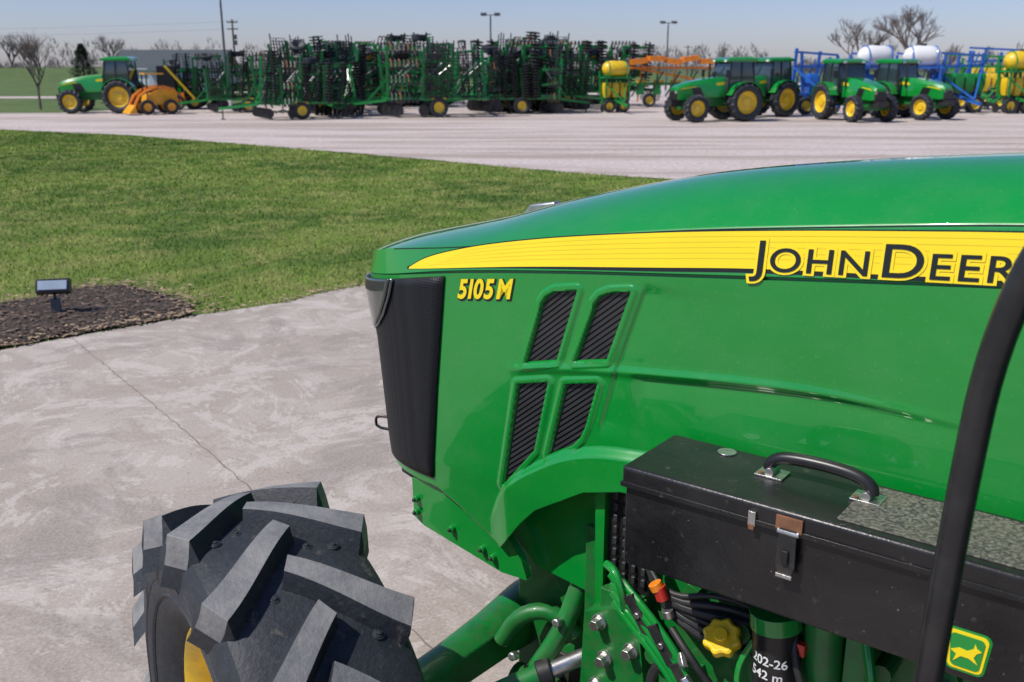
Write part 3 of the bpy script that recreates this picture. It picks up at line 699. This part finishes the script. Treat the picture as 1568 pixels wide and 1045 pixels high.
# ------------------------------------------------------------------ BACKGROUND MACHINES
def bg_tractor():
    B=MB()
    def wheel(x,y,R,w,rim):
        o=1 if y>0 else -1
        B.M=Matrix.Translation((x,y,R))@Matrix.Rotation(math.pi,4,'Z')
        lugtire(B,R,w,rim,16,.04,m_tire,m_tire,seg=32,secs=4,tw=.035); rimdisc(B,rim,w,m_ypaint,-o); B.M=None
    for y in(-.85,.85): wheel(0,y,.78,.46,.46); wheel(2.3,y*.97,.56,.36,.32)
    def sec(x,w,z0,z1,z2): return [(x,-w,z0),(x,w,z0),(x,w,z1),(x,w*.75,z2),(x,-w*.75,z2),(x,-w,z1)]
    B.loft([sec(.75,.42,1.0,1.62,1.82),sec(1.5,.40,.98,1.58,1.76),sec(2.3,.36,.92,1.48,1.62),sec(2.8,.33,.9,1.36,1.48),sec(2.95,.28,.95,1.28,1.38)],m_green)
    for o in(-1,1): B.add([(.78,o*.425,1.5),(.78,o*.425,1.62),(2.7,o*.345,1.37),(2.85,o*.325,1.28)],[(0,1,2,3)],m_yel)
    for o in(-1,1): B.add([(1.7,o*.40,1.0),(1.9,o*.398,1.4),(2.3,o*.372,1.35),(2.15,o*.378,.98)],[(0,1,2,3)],m_black)
    B.loft([sec(2.93,.30,.85,1.2,1.28),sec(3.0,.26,.9,1.15,1.24)],m_black); B.box((2.9,0,.75),(.5,.45,.25),m_blackm)
    for o in(-1,1): B.box((2.97,o*.19,1.2),(.04,.13,.09),m_steel)
    B.box((1.2,0,.82),(2.6,.44,.4),m_greenc); B.beam((2.3,-.8,.56),(2.3,.8,.56),.16,.16,m_greenc); B.beam((0,-.8,.78),(0,.8,.78),.3,.3,m_greenc)
    B.box((.15,0,1.1),(1.2,.9,.4),m_blackm)
    B.loft([[(-.55,-.62,1.25),(.72,-.62,1.15),(.72,.62,1.15),(-.55,.62,1.25)],[(-.5,-.7,1.7),(.78,-.66,1.7),(.78,.66,1.7),(-.5,.7,1.7)],[(-.42,-.62,2.42),(.6,-.6,2.42),(.6,.6,2.42),(-.42,.62,2.42)]],m_glass)
    for o in(-1,1):
        B.beam((.76,o*.66,1.15),(.61,o*.61,2.42),.06,.06,m_black); B.beam((-.5,o*.70,1.3),(-.42,o*.63,2.42),.06,.06,m_black); B.beam((.15,o*.69,1.2),(.12,o*.63,2.42),.05,.05,m_black)
    B.loft([[(-.62,-.68,2.42),(.8,-.66,2.42),(.8,.66,2.42),(-.62,.68,2.42)],[(-.6,-.7,2.54),(.82,-.66,2.50),(.82,.66,2.50),(-.6,.7,2.54)],[(-.4,-.55,2.62),(.6,-.5,2.60),(.6,.5,2.60),(-.4,.55,2.62)]],m_green)
    for o in(-1,1):
        P=[(.82*math.cos(a)*1.02,.82*math.sin(a)*1.0+.80) for a in[R_(q) for q in range(20,165,16)]]
        for (x0,z0),(x1,z1) in zip(P[:-1],P[1:]): B.beam((x0,o*.82,z0),(x1,o*.82,z1),.42,.03,m_green)
        B.box((.75,o*.75,.75),(.35,.25,.04),m_blackm); B.box((.75,o*.78,.5),(.3,.2,.04),m_blackm); B.beam((.6,o*.8,.5),(.6,o*.8,1.0),.03,.03,m_blackm)
        B.beam((.8,o*.68,2.1),(1.0,o*.95,2.1),.02,.02,m_black); B.box((1.0,o*.97,1.95),(.05,.16,.3),m_black)
        B.box((.72,o*.45,2.46),(.2,.16,.08),m_white)
    B.cyl((1.0,-.46,1.4),(1.0,-.46,2.35),.045,m_blackm)
    return B.mesh('farm_tractor_mesh',ang=30)
tm=bg_tractor()
def W(u,d): return (u-784)/1515*d
def place(me,name,u,d,rot,scale=1,z=0): return link(me,name,None,(W(u,d),d,z-.008),R_(rot),0,scale)
place(tm,'farm_tractor',1122,43.3,200,1.02)
place(tm,'farm_tractor',1178,47,210,1.03)
place(tm,'farm_tractor',1284,44.3,-76,1.0)
place(tm,'farm_tractor',1364,46.0,-62,1.0)
place(tm,'farm_tractor',196,50.5,184,1.05)
place(tm,'farm_tractor',303,56,190,.82)

def smallwheel(B,x,y,z,R=.40,w=.26,o=-1,mat=None):
    B.M=Matrix.Translation((x,y,z))
    B.rev([(-w*.3,R*.55),(-w*.5,R*.75),(-w*.45,R*.95),(0,R),(w*.45,R*.95),(w*.5,R*.75),(w*.3,R*.55)],m_tire,20)
    B.rev([(o*w*.32,R*.60),(o*w*.2,R*.5),(o*w*.1,R*.2),(o*w*.25,.001)],mat or m_ypaint,16); B.rev([(-o*w*.32,R*.60),(-o*w*.1,.001)],mat or m_ypaint,16)
    B.M=None
def disc(B,c,ax,r,mat):
    c=Vector(c);ax=Vector(ax); B.cyl(c-ax*.012,c+ax*.012,r,mat,n=12)
def tillage(seed,L=4.6,H=3.3,kinds='tdb',nseg=3):
    r=random.Random(seed); B=MB(); G=m_green2; K=m_blackm
    Wd=1.15
    for y in(-Wd,-.4,.4,Wd): B.beam((0,y,.85),(L,y,.85),.13,.13,G)
    for i in range(5): B.beam((i*L/4,-Wd,.86),(i*L/4,Wd,.86),.12,.12,G)
    B.beam((0,-.9,.8),(-2.0,0,.55),.12,.12,G); B.beam((0,.9,.8),(-2.0,0,.55),.12,.12,G); B.beam((-2.0,0,.55),(-2.3,0,.5),.1,.1,K); B.beam((-1.8,.12,.0),(-1.8,.12,.9),.06,.06,K); B.box((-1.8,.12,.02),(.25,.25,.03),K)
    B.beam((-.8,0,.75),(.3,0,1.9),.09,.09,G); B.beam((.3,0,1.9),(L*.6,0,.9),.08,.08,G)
    for y in(-.95,-.55,.55,.95): smallwheel(B,L*.5,y*1.3,.46,.46,.28,-1 if y<0 else 1)
    for y in(-.6,.6): B.beam((L*.5,y,.45),(L*.42,y,.9),.09,.09,G)
    for sy in(-1,1):
        for sgi in range(nseg):
            x0=sgi*L/nseg+.08; x1=(sgi+1)*L/nseg-.08; kind=r.choice(kinds)
            hh=H*r.uniform(.78,1.08); y0=sy*(Wd+r.uniform(-.45,.15)); lean=sy*r.uniform(-.5,.25); sk=r.uniform(-.25,.25)
            def P(x,z,dy=0):
                q=(z-.9)/(H-.9); return (x+sk*q,y0+lean*q+dy,z)
            zs=[.95,r.uniform(1.5,1.9),r.uniform(2.2,2.6),hh]
            B.beam(P(x0,.8),P(x0,hh),.15,.12,G); 
            if r.random()<.6: B.beam(P(x1,.8),P(x1,hh-r.uniform(0,.5)),.13,.12,G)
            for z in zs[:r.choice([2,3,3,4])]: B.beam(P(x0-.1,z),P(x1+.1,z+r.uniform(-.2,.2)),.13,.13,G)
            B.cyl(P(x0+.1,1.0,-sy*.3),P((x0+x1)/2,1.9,-sy*.2),.06,K); B.cyl(P((x0+x1)/2,1.9,-sy*.2),P(x1,2.5,-sy*.1),.03,m_steel)
            if r.random()<.7: B.beam(P(x0,1.0,-sy*.5),P(x1,hh*.8,-sy*.1),.09,.09,G)
            if r.random()<.5: B.box(P((x0+x1)/2,r.uniform(1.1,1.9),sy*.05),(.45,.12,.4),G)
            if kind=='t':
                for z in zs:
                    m=int((x1-x0)/.20)
                    for i in range(m):
                        x=x0+.1+i*.20
                        B.tube([P(x,z),P(x,z+.2,sy*.10),P(x+.04,z+.16,sy*.36),P(x+.05,z-.08,sy*.46),P(x,z-.2,sy*.55)],.035,K if r.random()<.8 else m_rust,n=4,sm=1); B.box(P(x,z-.2,sy*.56),(.12,.06,.14),K)
            elif kind=='d':
                for q in range(2):
                    xx=x0+.25+q*(x1-x0)*.55; z=.9; t=r.uniform(-.25,.25)
                    B.cyl(P(xx,.8,sy*.32),P(xx+t,hh+.25,sy*.32),.05,K)
                    while z<hh+.22:
                        disc(B,P(xx+t*(z-.8)/(hh-.6),z,sy*.32),(.25,.1,1.6),.27,K); z+=.15
                    for z in zs: B.beam(P(xx,z),P(xx,z+.05,sy*.32),.09,.07,G)
            elif kind=='b':
                bx=(x0+x1)/2; mt=r.choice([K,K,m_rust])
                for bb in(-.3,.3):
                    for k in range(8):
                        a=k*math.pi*2/8
                        for zz in range(4):
                            za=.9+zz*(hh-.8)/4; zb_=za+(hh-.8)/4
                            B.beam(P(bx+bb+.19*math.cos(a+zz),za,sy*.4+.19*math.sin(a+zz)),P(bx+bb+.19*math.cos(a+zz+1),zb_,sy*.4+.19*math.sin(a+zz+1)),.045,.02,mt)
                    for k in range(5):
                        zz=.9+k*(hh-.8)/4; B.cyl(P(bx+bb,zz-.01,sy*.4),P(bx+bb,zz+.01,sy*.4),.20,mt,n=10)
            else:
                for z in np.arange(.9,hh+.2,.15):
                    B.beam(P(x0+.1,z,sy*.25),P(x1-.1,z+.02,sy*.25),.03,.03,K)
                for q in range(6):
                    xx=x0+.1+q*(x1-x0-.2)/5; B.beam(P(xx,.85,sy*.28),P(xx,hh+r.uniform(.0,.5),sy*.28),.055,.055,K)
                    for z in np.arange(.95,hh,.24): B.beam(P(xx,z,sy*.28),P(xx+.05,z+.03,sy*.62),.03,.03,K)
            if r.random()<.4:
                B.M=Matrix.Translation(P((x0+x1)/2,hh+r.uniform(-.6,.05),-sy*.05))@Matrix.Rotation(R_(r.choice([70,90,100,50])),4,'X')
                B.rev([(-.10,.2),(-.16,.32),(-.12,.40),(.12,.40),(.16,.32),(.10,.2)],m_tire,16); B.rev([(.10,.2),(.0,.0)],m_blackm,12); B.rev([(-.10,.2),(.0,.0)],r.choice([m_ypaint,m_blackm]),12); B.M=None
    for k in range(2):
        x=L+.25+.3*k; B.beam((x,-Wd,.75),(x,Wd,.75),.05,.05,K)
        for j in range(12): B.beam((x,-Wd+j*.2,.75),(x-.12,-Wd+j*.2,.25),.03,.03,K)
    for k in range(2):
        x=.5+k*1.2
        for j in range(11): disc(B,(x+.05*j*(1 if k else -1),-Wd+j*.23,.33),(.3,1,0),.26,K)
        B.cyl((x,-Wd,.36),(x+(.55 if k else -.55),Wd,.36),.03,K)
    for k in range(9):
        x=r.uniform(.2,L-1); B.tube([(x,r.uniform(-1,1),1.0),(x+.3,r.uniform(-1,1),1.9+r.random()),(x+.8,r.uniform(-1,1),1.2)],.025,m_hose,n=5,sm=1)
    B.box((L*.5,-Wd-.08,.87),(.7,.02,.11),m_yel)
    return B.mesh('field_cultivator_mesh',smooth=True,ang=30)
tills=[tillage(1,4.6,3.3,'tdb'),tillage(2,4.2,3.4,'dhb',4),tillage(3,4.8,3.3,'tbh'),tillage(14,3.8,3.5,'tdh',2),tillage(25,4.4,3.2,'ddt',4),tillage(36,3.4,3.3,'tdhh',2),tillage(47,5.0,3.4,'thhd',4)]
for me,u,d,rot,sc in((tills[4],396,44.5,18,.84),(tills[6],322,51,12,.80),(tills[3],345,56,200,.84),(tills[1],548,52,196,1.0),(tills[2],590,46.5,14,.98),(tills[3],485,54,30,1.0),(tills[5],735,50,22,1.05),(tills[6],690,58,160,1.08),(tills[0],790,56,14,1.08),(tills[3],880,53,204,1.0),(tills[2],640,62,200,1.05),(tills[0],440,60,8,1.02),(tills[5],895,60,12,1.1),(tills[1],520,46.5,100,.86),(tills[4],850,50.5,190,.88),(tills[1],760,62,8,1.12),(tills[6],560,64,5,1.1)):
    place(me,'field_cultivator',u,d,rot,sc)

def seeder(frame,hop,seed,rows=8,tank=False):
    r=random.Random(seed); B=MB(); L=rows*.55
    B.beam((-L/2,0,.9),(L/2,0,.9),.18,.18,frame); B.beam((-L/2,.8,1.3),(L/2,.8,1.3),.12,.12,frame); B.beam((0,0,.85),(0,-2.6,.5),.14,.14,frame)
    for i in range(rows):
        x=-L/2+.28+i*.55
        B.beam((x,0,.9),(x,.9,.55),.1,.16,frame); B.beam((x,.2,.9),(x,.2,1.7),.08,.08,frame)
        if hop is not frame or i%2: B.loft([[(x-.13,-.35,.95),(x+.13,-.35,.95),(x+.13,.2,.95),(x-.13,.2,.95)],[(x-.22,-.45,1.35),(x+.22,-.45,1.35),(x+.22,.3,1.35),(x-.22,.3,1.35)],[(x-.22,-.45,1.8),(x+.22,-.45,1.8),(x+.22,.3,1.8),(x-.22,.3,1.8)],[(x-.18,-.4,1.9),(x+.18,-.4,1.9),(x+.18,.25,1.9),(x-.18,.25,1.9)]],hop)
        disc(B,(x,.55,.25),(1,.1,0),.26,m_blackm); disc(B,(x+.06,-.5,.22),(1,-.1,0),.22,m_blackm); B.tube([(x,.9,1.3),(x,.7,1.9),(x,.3,1.7)],.03,m_hose,n=5,sm=1)
        B.beam((x,-.5,.25),(x,-.1,.9),.07,.10,frame)
        B.beam((x,.2,1.7),(x+.25,.1,2.2+r.random()*.5),.06,.06,frame)
        B.box((x,-.25,.75),(.2,.25,.3),m_blackm)
    for x in(-L*.3,L*.3): smallwheel(B,x,-.6,.42,.42,.28)
    B.beam((-L/2,.1,2.2),(L/2,.1,2.3),.12,.12,frame); B.beam((-L/2,.1,2.2),(0,-2,.7),.07,.07,frame); B.beam((L/2,.1,2.2),(0,-2,.7),.07,.07,frame)
    for x in(-L/2,-L/4,0,L/4,L/2): B.beam((x,.1,.9),(x+r.uniform(-.2,.2),.1,2.6+r.random()*.5),.12,.12,frame)
    B.beam((-L/2,.1,2.9),(L/2,.1,2.75),.10,.10,frame)
    if tank:
        n=20; secs=[]
        for k in range(13):
            t=-1+2*k/12; rr_=.55*(1-abs(t)**3.2)**.5+.01
            secs.append([(t*.95,-.3+rr_*math.cos(2*math.pi*i/n),2.75+.95*rr_*math.sin(2*math.pi*i/n)) for i in range(n)])
        B.loft(secs,hop if tank=='y' else m_white); B.cyl((0,-.3,3.2),(0,-.3,3.36),.16,m_black,n=14)
        for x in(-.6,.6): B.tube([(x,-.3-.56,2.2),(x,-.3-.58,2.8),(x,-.3-.3,3.24),(x,-.3+.3,3.24),(x,-.3+.56,2.8),(x,.3,2.2)],.03,frame,n=6,sm=1)
        for x in(-.8,.8):
            for y in(-.8,.2): B.beam((x,y,.9),(x,y,2.4),.09,.09,frame)
        B.box((0,-.3,2.22),(1.9,1.1,.1),frame)
    return B.mesh('seeder_mesh',ang=35)
s1=seeder(m_blue,m_blue,1,4,True); s2=seeder(m_blue,m_ypaint,2,6); s3=seeder(m_green2,m_ypaint,3,6); s4=seeder(m_green2,m_ypaint,4,3,'y'); s5=seeder(m_blue,m_blue,5,4); s6=seeder(m_blue,m_green2,6,5)
for me,nm,u,d,rot,sc in((s1,'planter_with_tank',1326,50,10,1.0),(s1,'planter_with_tank',1398,50.5,-5,1.0),(s5,'row_planter',1243,49,8,1.02),(s6,'row_planter',1455,51,4,1.02),(s3,'row_planter',1490,55,-8,1.0),(s4,'planter_with_tank',1545,50,8,.92),(s2,'row_planter',1520,60,0,1.15),(s4,'planter_with_tank',938,51,15,.78)):
    place(me,nm,u,d,rot,sc)
B=MB(); r=random.Random(9)
for k in range(5):
    x=-2+k; B.box((x,0,2.55+.15*(k%2)),(.9,.9,.30),m_orange,(0,.12*(k%3-1),0)); B.beam((x,0,.3),(x+.2,0,2.4),.08,.08,m_green2 if k%2 else m_orange)
    B.cyl((x+.3,.3,1.2),(x+.3,.3,1.5),.3,m_ypaint,n=14)
    B.beam((x-.4,-.2,.6),(x+.4,-.3,2.0),.08,.08,m_blackm); B.box((x+.1,-.1,1.0),(.4,.3,.6),m_green2)
B.beam((-2.5,0,1.3),(2.4,0,1.3),.12,.12,m_green2); B.beam((-2.5,0,2.2),(2.4,0,2.2),.12,.12,m_orange); B.beam((-2.3,0,2.2),(2.1,-.3,1.4),.12,.12,m_orange)
for x in(-1.4,1.4): smallwheel(B,x,-.4,.4)
B.build('hay_mower',loc=(W(1026,58),58,-.008),rot=.1,ang=35)
B=MB()
B.loft([[(-1.0,-.45,.5),(.6,-.45,.5),(.6,.45,.5),(-1.0,.45,.5)],[(-1.05,-.5,1.1),(.5,-.5,.95),(.5,.5,.95),(-1.05,.5,1.1)],[(-.9,-.45,1.35),(-.2,-.45,1.3),(-.2,.45,1.3),(-.9,.45,1.35)]],m_amber)
for x in(-.65,.55):
    for y in(-.62,.62): smallwheel(B,x,y,.38,.38,.26,-1 if y<0 else 1,m_amber)
for x in(-.35,.45):
    for y in(-.42,.42): B.beam((x,y,.9),(x-.03,y,2.0),.06,.06,m_black)
B.box((.03,0,2.03),(.95,.95,.07),m_amber); B.box((.0,0,1.15),(.5,.5,.4),m_black)
for y in(-.52,.52):
    B.tube([(-.9,y,1.25),(-.2,y,1.45),(.8,y,1.1),(1.15,y,.45)],.08,m_orange,n=6,sm=1)
B.loft([[(1.1,-.7,.1),(1.5,-.7,.08),(1.15,-.7,.5)],[(1.1,.7,.1),(1.5,.7,.08),(1.15,.7,.5)]],m_amber)
B.build('skid_steer_loader',loc=(W(240,49.0),49.0,-.008),rot=R_(215),ang=35,scale=.95)
B=MB()
B.box((0,0,1.6),(.9,.9,1.4),m_black); smallwheel(B,-.5,-.4,.4,.4,.3,-1,m_orange); smallwheel(B,.5,-.4,.4,.4,.3,-1,m_orange)
B.loft([[(-.9,-.45,.4),(.9,-.45,.4),(.9,.45,.4),(-.9,.45,.4)],[(-.8,-.4,1.1),(.85,-.4,.9),(.85,.4,.9),(-.8,.4,1.1)]],m_orange); B.beam((0,-.5,2.3),(1.4,-.5,.6),.12,.12,m_ypaint)
B.build('compact_excavator',loc=(W(262,54),54,-.008),rot=.2,ang=35,bevel=.02)

BN=empty('metal_barn',(W(280,97),97,0),R_(6))
B=MB(); B.box((0,0,.95),(4.6,4,1.9),m_siding)
for k,x in enumerate((-1.3,.4)): B.box((x,-2.01,.85),(1.2,.04,1.7),simple('door%d'%k,(.45,.47,.48),.5))
B.build('walls',BN,smooth=False)
B=MB(); B.add([(-2.5,-2.3,1.85),(2.5,-2.3,1.85),(2.5,0,2.4),(-2.5,0,2.4),(-2.5,2.3,1.85),(2.5,2.3,1.85)],[(0,1,2,3),(3,2,5,4)],m_roof); B.build('roof',BN,smooth=False)
BN2=empty('long_shed',(W(275,125),125,0),R_(-4))
B=MB(); B.box((.4,0,1.0),(13,8,2.0),m_siding); B.build('walls',BN2,smooth=False)
B=MB(); B.add([(-6.6,-4.3,1.7),(7.2,-4.3,1.7),(7.2,0,4.2),(-6.6,0,4.2),(-6.6,4.3,1.7),(7.2,4.3,1.7)],[(0,1,2,3),(3,2,5,4)],m_roof); B.add([(-6.1,-4,1.9),(-6.1,0,4.15),(-6.1,4,1.9)],[(0,1,2)],m_siding); B.build('roof',BN2,smooth=False)

def lightpole(u,d,h):
    B=MB(); B.cyl((0,0,0),(0,0,h),.10,m_pole,.05,n=10); B.box((0,0,.15),(.4,.4,.3),m_siding)
    B.beam((-.5,0,h),(.5,0,h),.05,.05,m_pole)
    for x in(-.48,.48): B.box((x,-.1,h+.05),(.42,.45,.14),m_pole,(R_(12),0,0)); B.box((x,-.1,h-.04),(.34,.36,.03),m_white,(R_(12),0,0))
    B.build('light_pole',loc=(W(u,d),d,0),ang=30)
lightpole(352,60,6.12); lightpole(752,72,5.75); lightpole(1017,84,5.7)
B=MB(); B.cyl((0,0,0),(0,0,7.2),.14,m_wood,.09,n=8)
for z in(6.9,6.2): B.beam((-.6,0,z),(.6,0,z),.1,.12,m_wood)
for z in(5.4,4.8): B.cyl((.25,0,z-.3),(.25,0,z+.2),.16,m_pole,n=10)
for x in(-.55,-.2,.2,.55): B.cyl((x,0,6.95),(x,0,7.12),.04,m_pole,n=6)
B.build('utility_pole',loc=(W(367,112),112,0))
B=MB()
for z,x in((6.95,-.5),(6.2,0)):
    pts=[]
    for k in range(25):
        t=k/24; pts.append((-31-80*t+x,112+10*t,z-2.2*math.sin(math.pi*t)*.5+t*1.0))
    B.tube(pts,.008,m_pole,n=4)
B.build('power_lines')
for u,d,h in((1048,170,5.6),(1500,200,6)):
    B=MB(); B.cyl((0,0,0),(0,0,h),.13,m_wood,.1,n=6); B.beam((-.7,0,h-.3),(.7,0,h-.3),.1,.1,m_wood); B.build('utility_pole',loc=(W(u,d),d,0))

def bare_tree(name,loc,h,seed,spread=.55,depth=6,tr=.022):
    r=random.Random(seed); B=MB()
    def br(p,d,l,rad,k):
        q=p+d*l; mid=p.lerp(q,.5)+Vector((r.uniform(-1,1),r.uniform(-1,1),0))*l*.06
        if k>1: B.tube([p,mid,q],[rad,rad*.85,rad*.68],m_bark,n=5 if k>2 else 3)
        else: B.tube([p,q],[rad,rad*.6],m_bark,n=3)
        if k==0: return
        for j in range(r.choice([2,3,3,4]) if k<depth else 4):
            nd=(d+Vector((r.uniform(-1,1),r.uniform(-1,1),r.uniform(-.2,.6)))*spread*1.25).normalized()
            nd.z=max(nd.z,-.05)
            br(p.lerp(q,r.uniform(.55,1)),nd.normalized(),l*r.uniform(.62,.84),rad*.62,k-1)
    br(Vector((0,0,0)),Vector((0,0,1)),h*.27,h*tr,depth)
    return B.build(name,loc=loc,smooth=False)
bare_tree('bare_tree',(W(65,54),54,0),5.2,11,.6,6,.015)
bare_tree('bare_tree',(W(1308,120),120,0),10.2,12,.6)
bare_tree('bare_tree',(W(1388,120),120,0),12.6,13,.6)
bare_tree('bare_tree',(W(1350,150),150,0),9,14,.6,5)
bare_tree('bare_tree',(W(1440,140),140,0),7,15,.6,5)
bare_tree('bare_tree',(W(30,190),190,0),11,16,.6,5)
bare_tree('bare_tree',(W(185,200),200,0),11,17,.6,5)
bare_tree('bare_tree',(W(1100,230),230,0),9,18,.6,5)
bare_tree('bare_tree',(W(960,240),240,0),10,19,.6,5)
r=random.Random(4); B=MB(); B.cyl((0,0,0),(0,0,4.2),.12,m_bark,.03,n=8); vs=[];fs=[]
for k in range(6200):
    t=r.random()**.8; z=.35+t*4.0; a=r.uniform(0,6.283); rad=(1-t)**.75*1.9*(.75+.25*math.sin(z*7+a*2))+.05; rr_=rad*r.uniform(.35,1.05)
    c=Vector((rr_*math.cos(a),rr_*math.sin(a),z-rr_*.15)); d=Vector((math.cos(a),math.sin(a),r.uniform(-.3,.4))).normalized()*r.uniform(.12,.26); s_=Vector((-math.sin(a),math.cos(a),r.uniform(-.6,.6)))*.05
    o=len(vs); vs+= [c-s_,c+s_,c+d]; fs.append((o,o+1,o+2))
B.add(vs,fs,m_needle); B.build('evergreen_tree',loc=(W(137,98),98,0),smooth=False)
rs=np.random.RandomState(8); vs=[];fs=[]
for cl in range(330):
    x=rs.uniform(-230,260); y=rs.uniform(270,340); hh=rs.uniform(3.5,6.0)*(1+.5*math.sin(x*.045)+.25*math.sin(x*.13)); hh=max(2.6,hh)*1.15; ww=rs.uniform(2.5,5)
    for k in range(80):
        a=rs.uniform(-1,1); b_=rs.rand(); xx=x+a*ww*(1-.5*b_); z=hh*b_*(1-.35*a*a); l=rs.uniform(.6,1.8); an=rs.uniform(-.8,.8)
        o=len(vs); vs+= [(xx,y,z),(xx+.22,y,z),(xx+l*math.sin(an),y,z+l*math.cos(an))]; fs.append((o,o+1,o+2))
B=MB(); B.add(vs,fs,m_twig); B.build('distant_woodland',smooth=False)
B=MB(); n=40; vs=[]
for i in range(n+1):
    x=-260+i*5.2
    for y,z in((150,-.05),(165,1.5),(185,2.1),(230,2.0),(260,-.1)): vs.append((x,y,z*(.85+.15*math.sin(i*.6))*min(1,(n-i)/8)))
B.add(vs,[(i*5+k,i*5+k+1,i*5+k+6,i*5+k+5) for i in range(n) for k in range(4)],m_field); B.build('embankment',ang=80)

# ------------------------------------------------------------------ light / camera
el=52; az=(-.86,-.34); l=math.hypot(*az); d=Vector((az[0]/l*math.cos(R_(el)),az[1]/l*math.cos(R_(el)),math.sin(R_(el))))
L=bpy.data.lights.new('sun','SUN'); L.energy=4.3; L.angle=R_(.53); L.color=(1,.95,.87)
so=bpy.data.objects.new('sun',L); scene.collection.objects.link(so); so.rotation_euler=(-d).to_track_quat('-Z','Y').to_euler()
w=bpy.data.worlds.new('World'); scene.world=w; w.use_nodes=True; nt=w.node_tree
sk=nt.nodes.new('ShaderNodeTexSky'); sk.sky_type='NISHITA'; sk.sun_disc=False; sk.sun_elevation=R_(el); sk.sun_rotation=math.atan2(d.x,d.y)
sk.air_density=1.0; sk.dust_density=.6; sk.ozone_density=4.0; sk.altitude=200
mx=nt.nodes.new('ShaderNodeMix'); mx.data_type='RGBA'; mx.blend_type='MULTIPLY'; mx.inputs[0].default_value=1; mx.inputs[7].default_value=(.97,.94,1.20,1)
nt.links.new(sk.outputs[0],mx.inputs[6]); nt.links.new(mx.outputs[2],nt.nodes['Background'].inputs[0]); nt.nodes['Background'].inputs[1].default_value=.10
cam=bpy.data.cameras.new('camera'); co=bpy.data.objects.new('camera',cam); scene.collection.objects.link(co)
co.location=(0,0,2.3); co.rotation_euler=(R_(90-15.9),0,0); cam.lens=33.98; cam.sensor_width=36; cam.clip_end=5000; cam.clip_start=.05
cam.dof.use_dof=True; cam.dof.focus_distance=2.7; cam.dof.aperture_fstop=5.6
scene.camera=co
scene.view_settings.view_transform='Standard'; scene.view_settings.look='None'; scene.view_settings.exposure=0
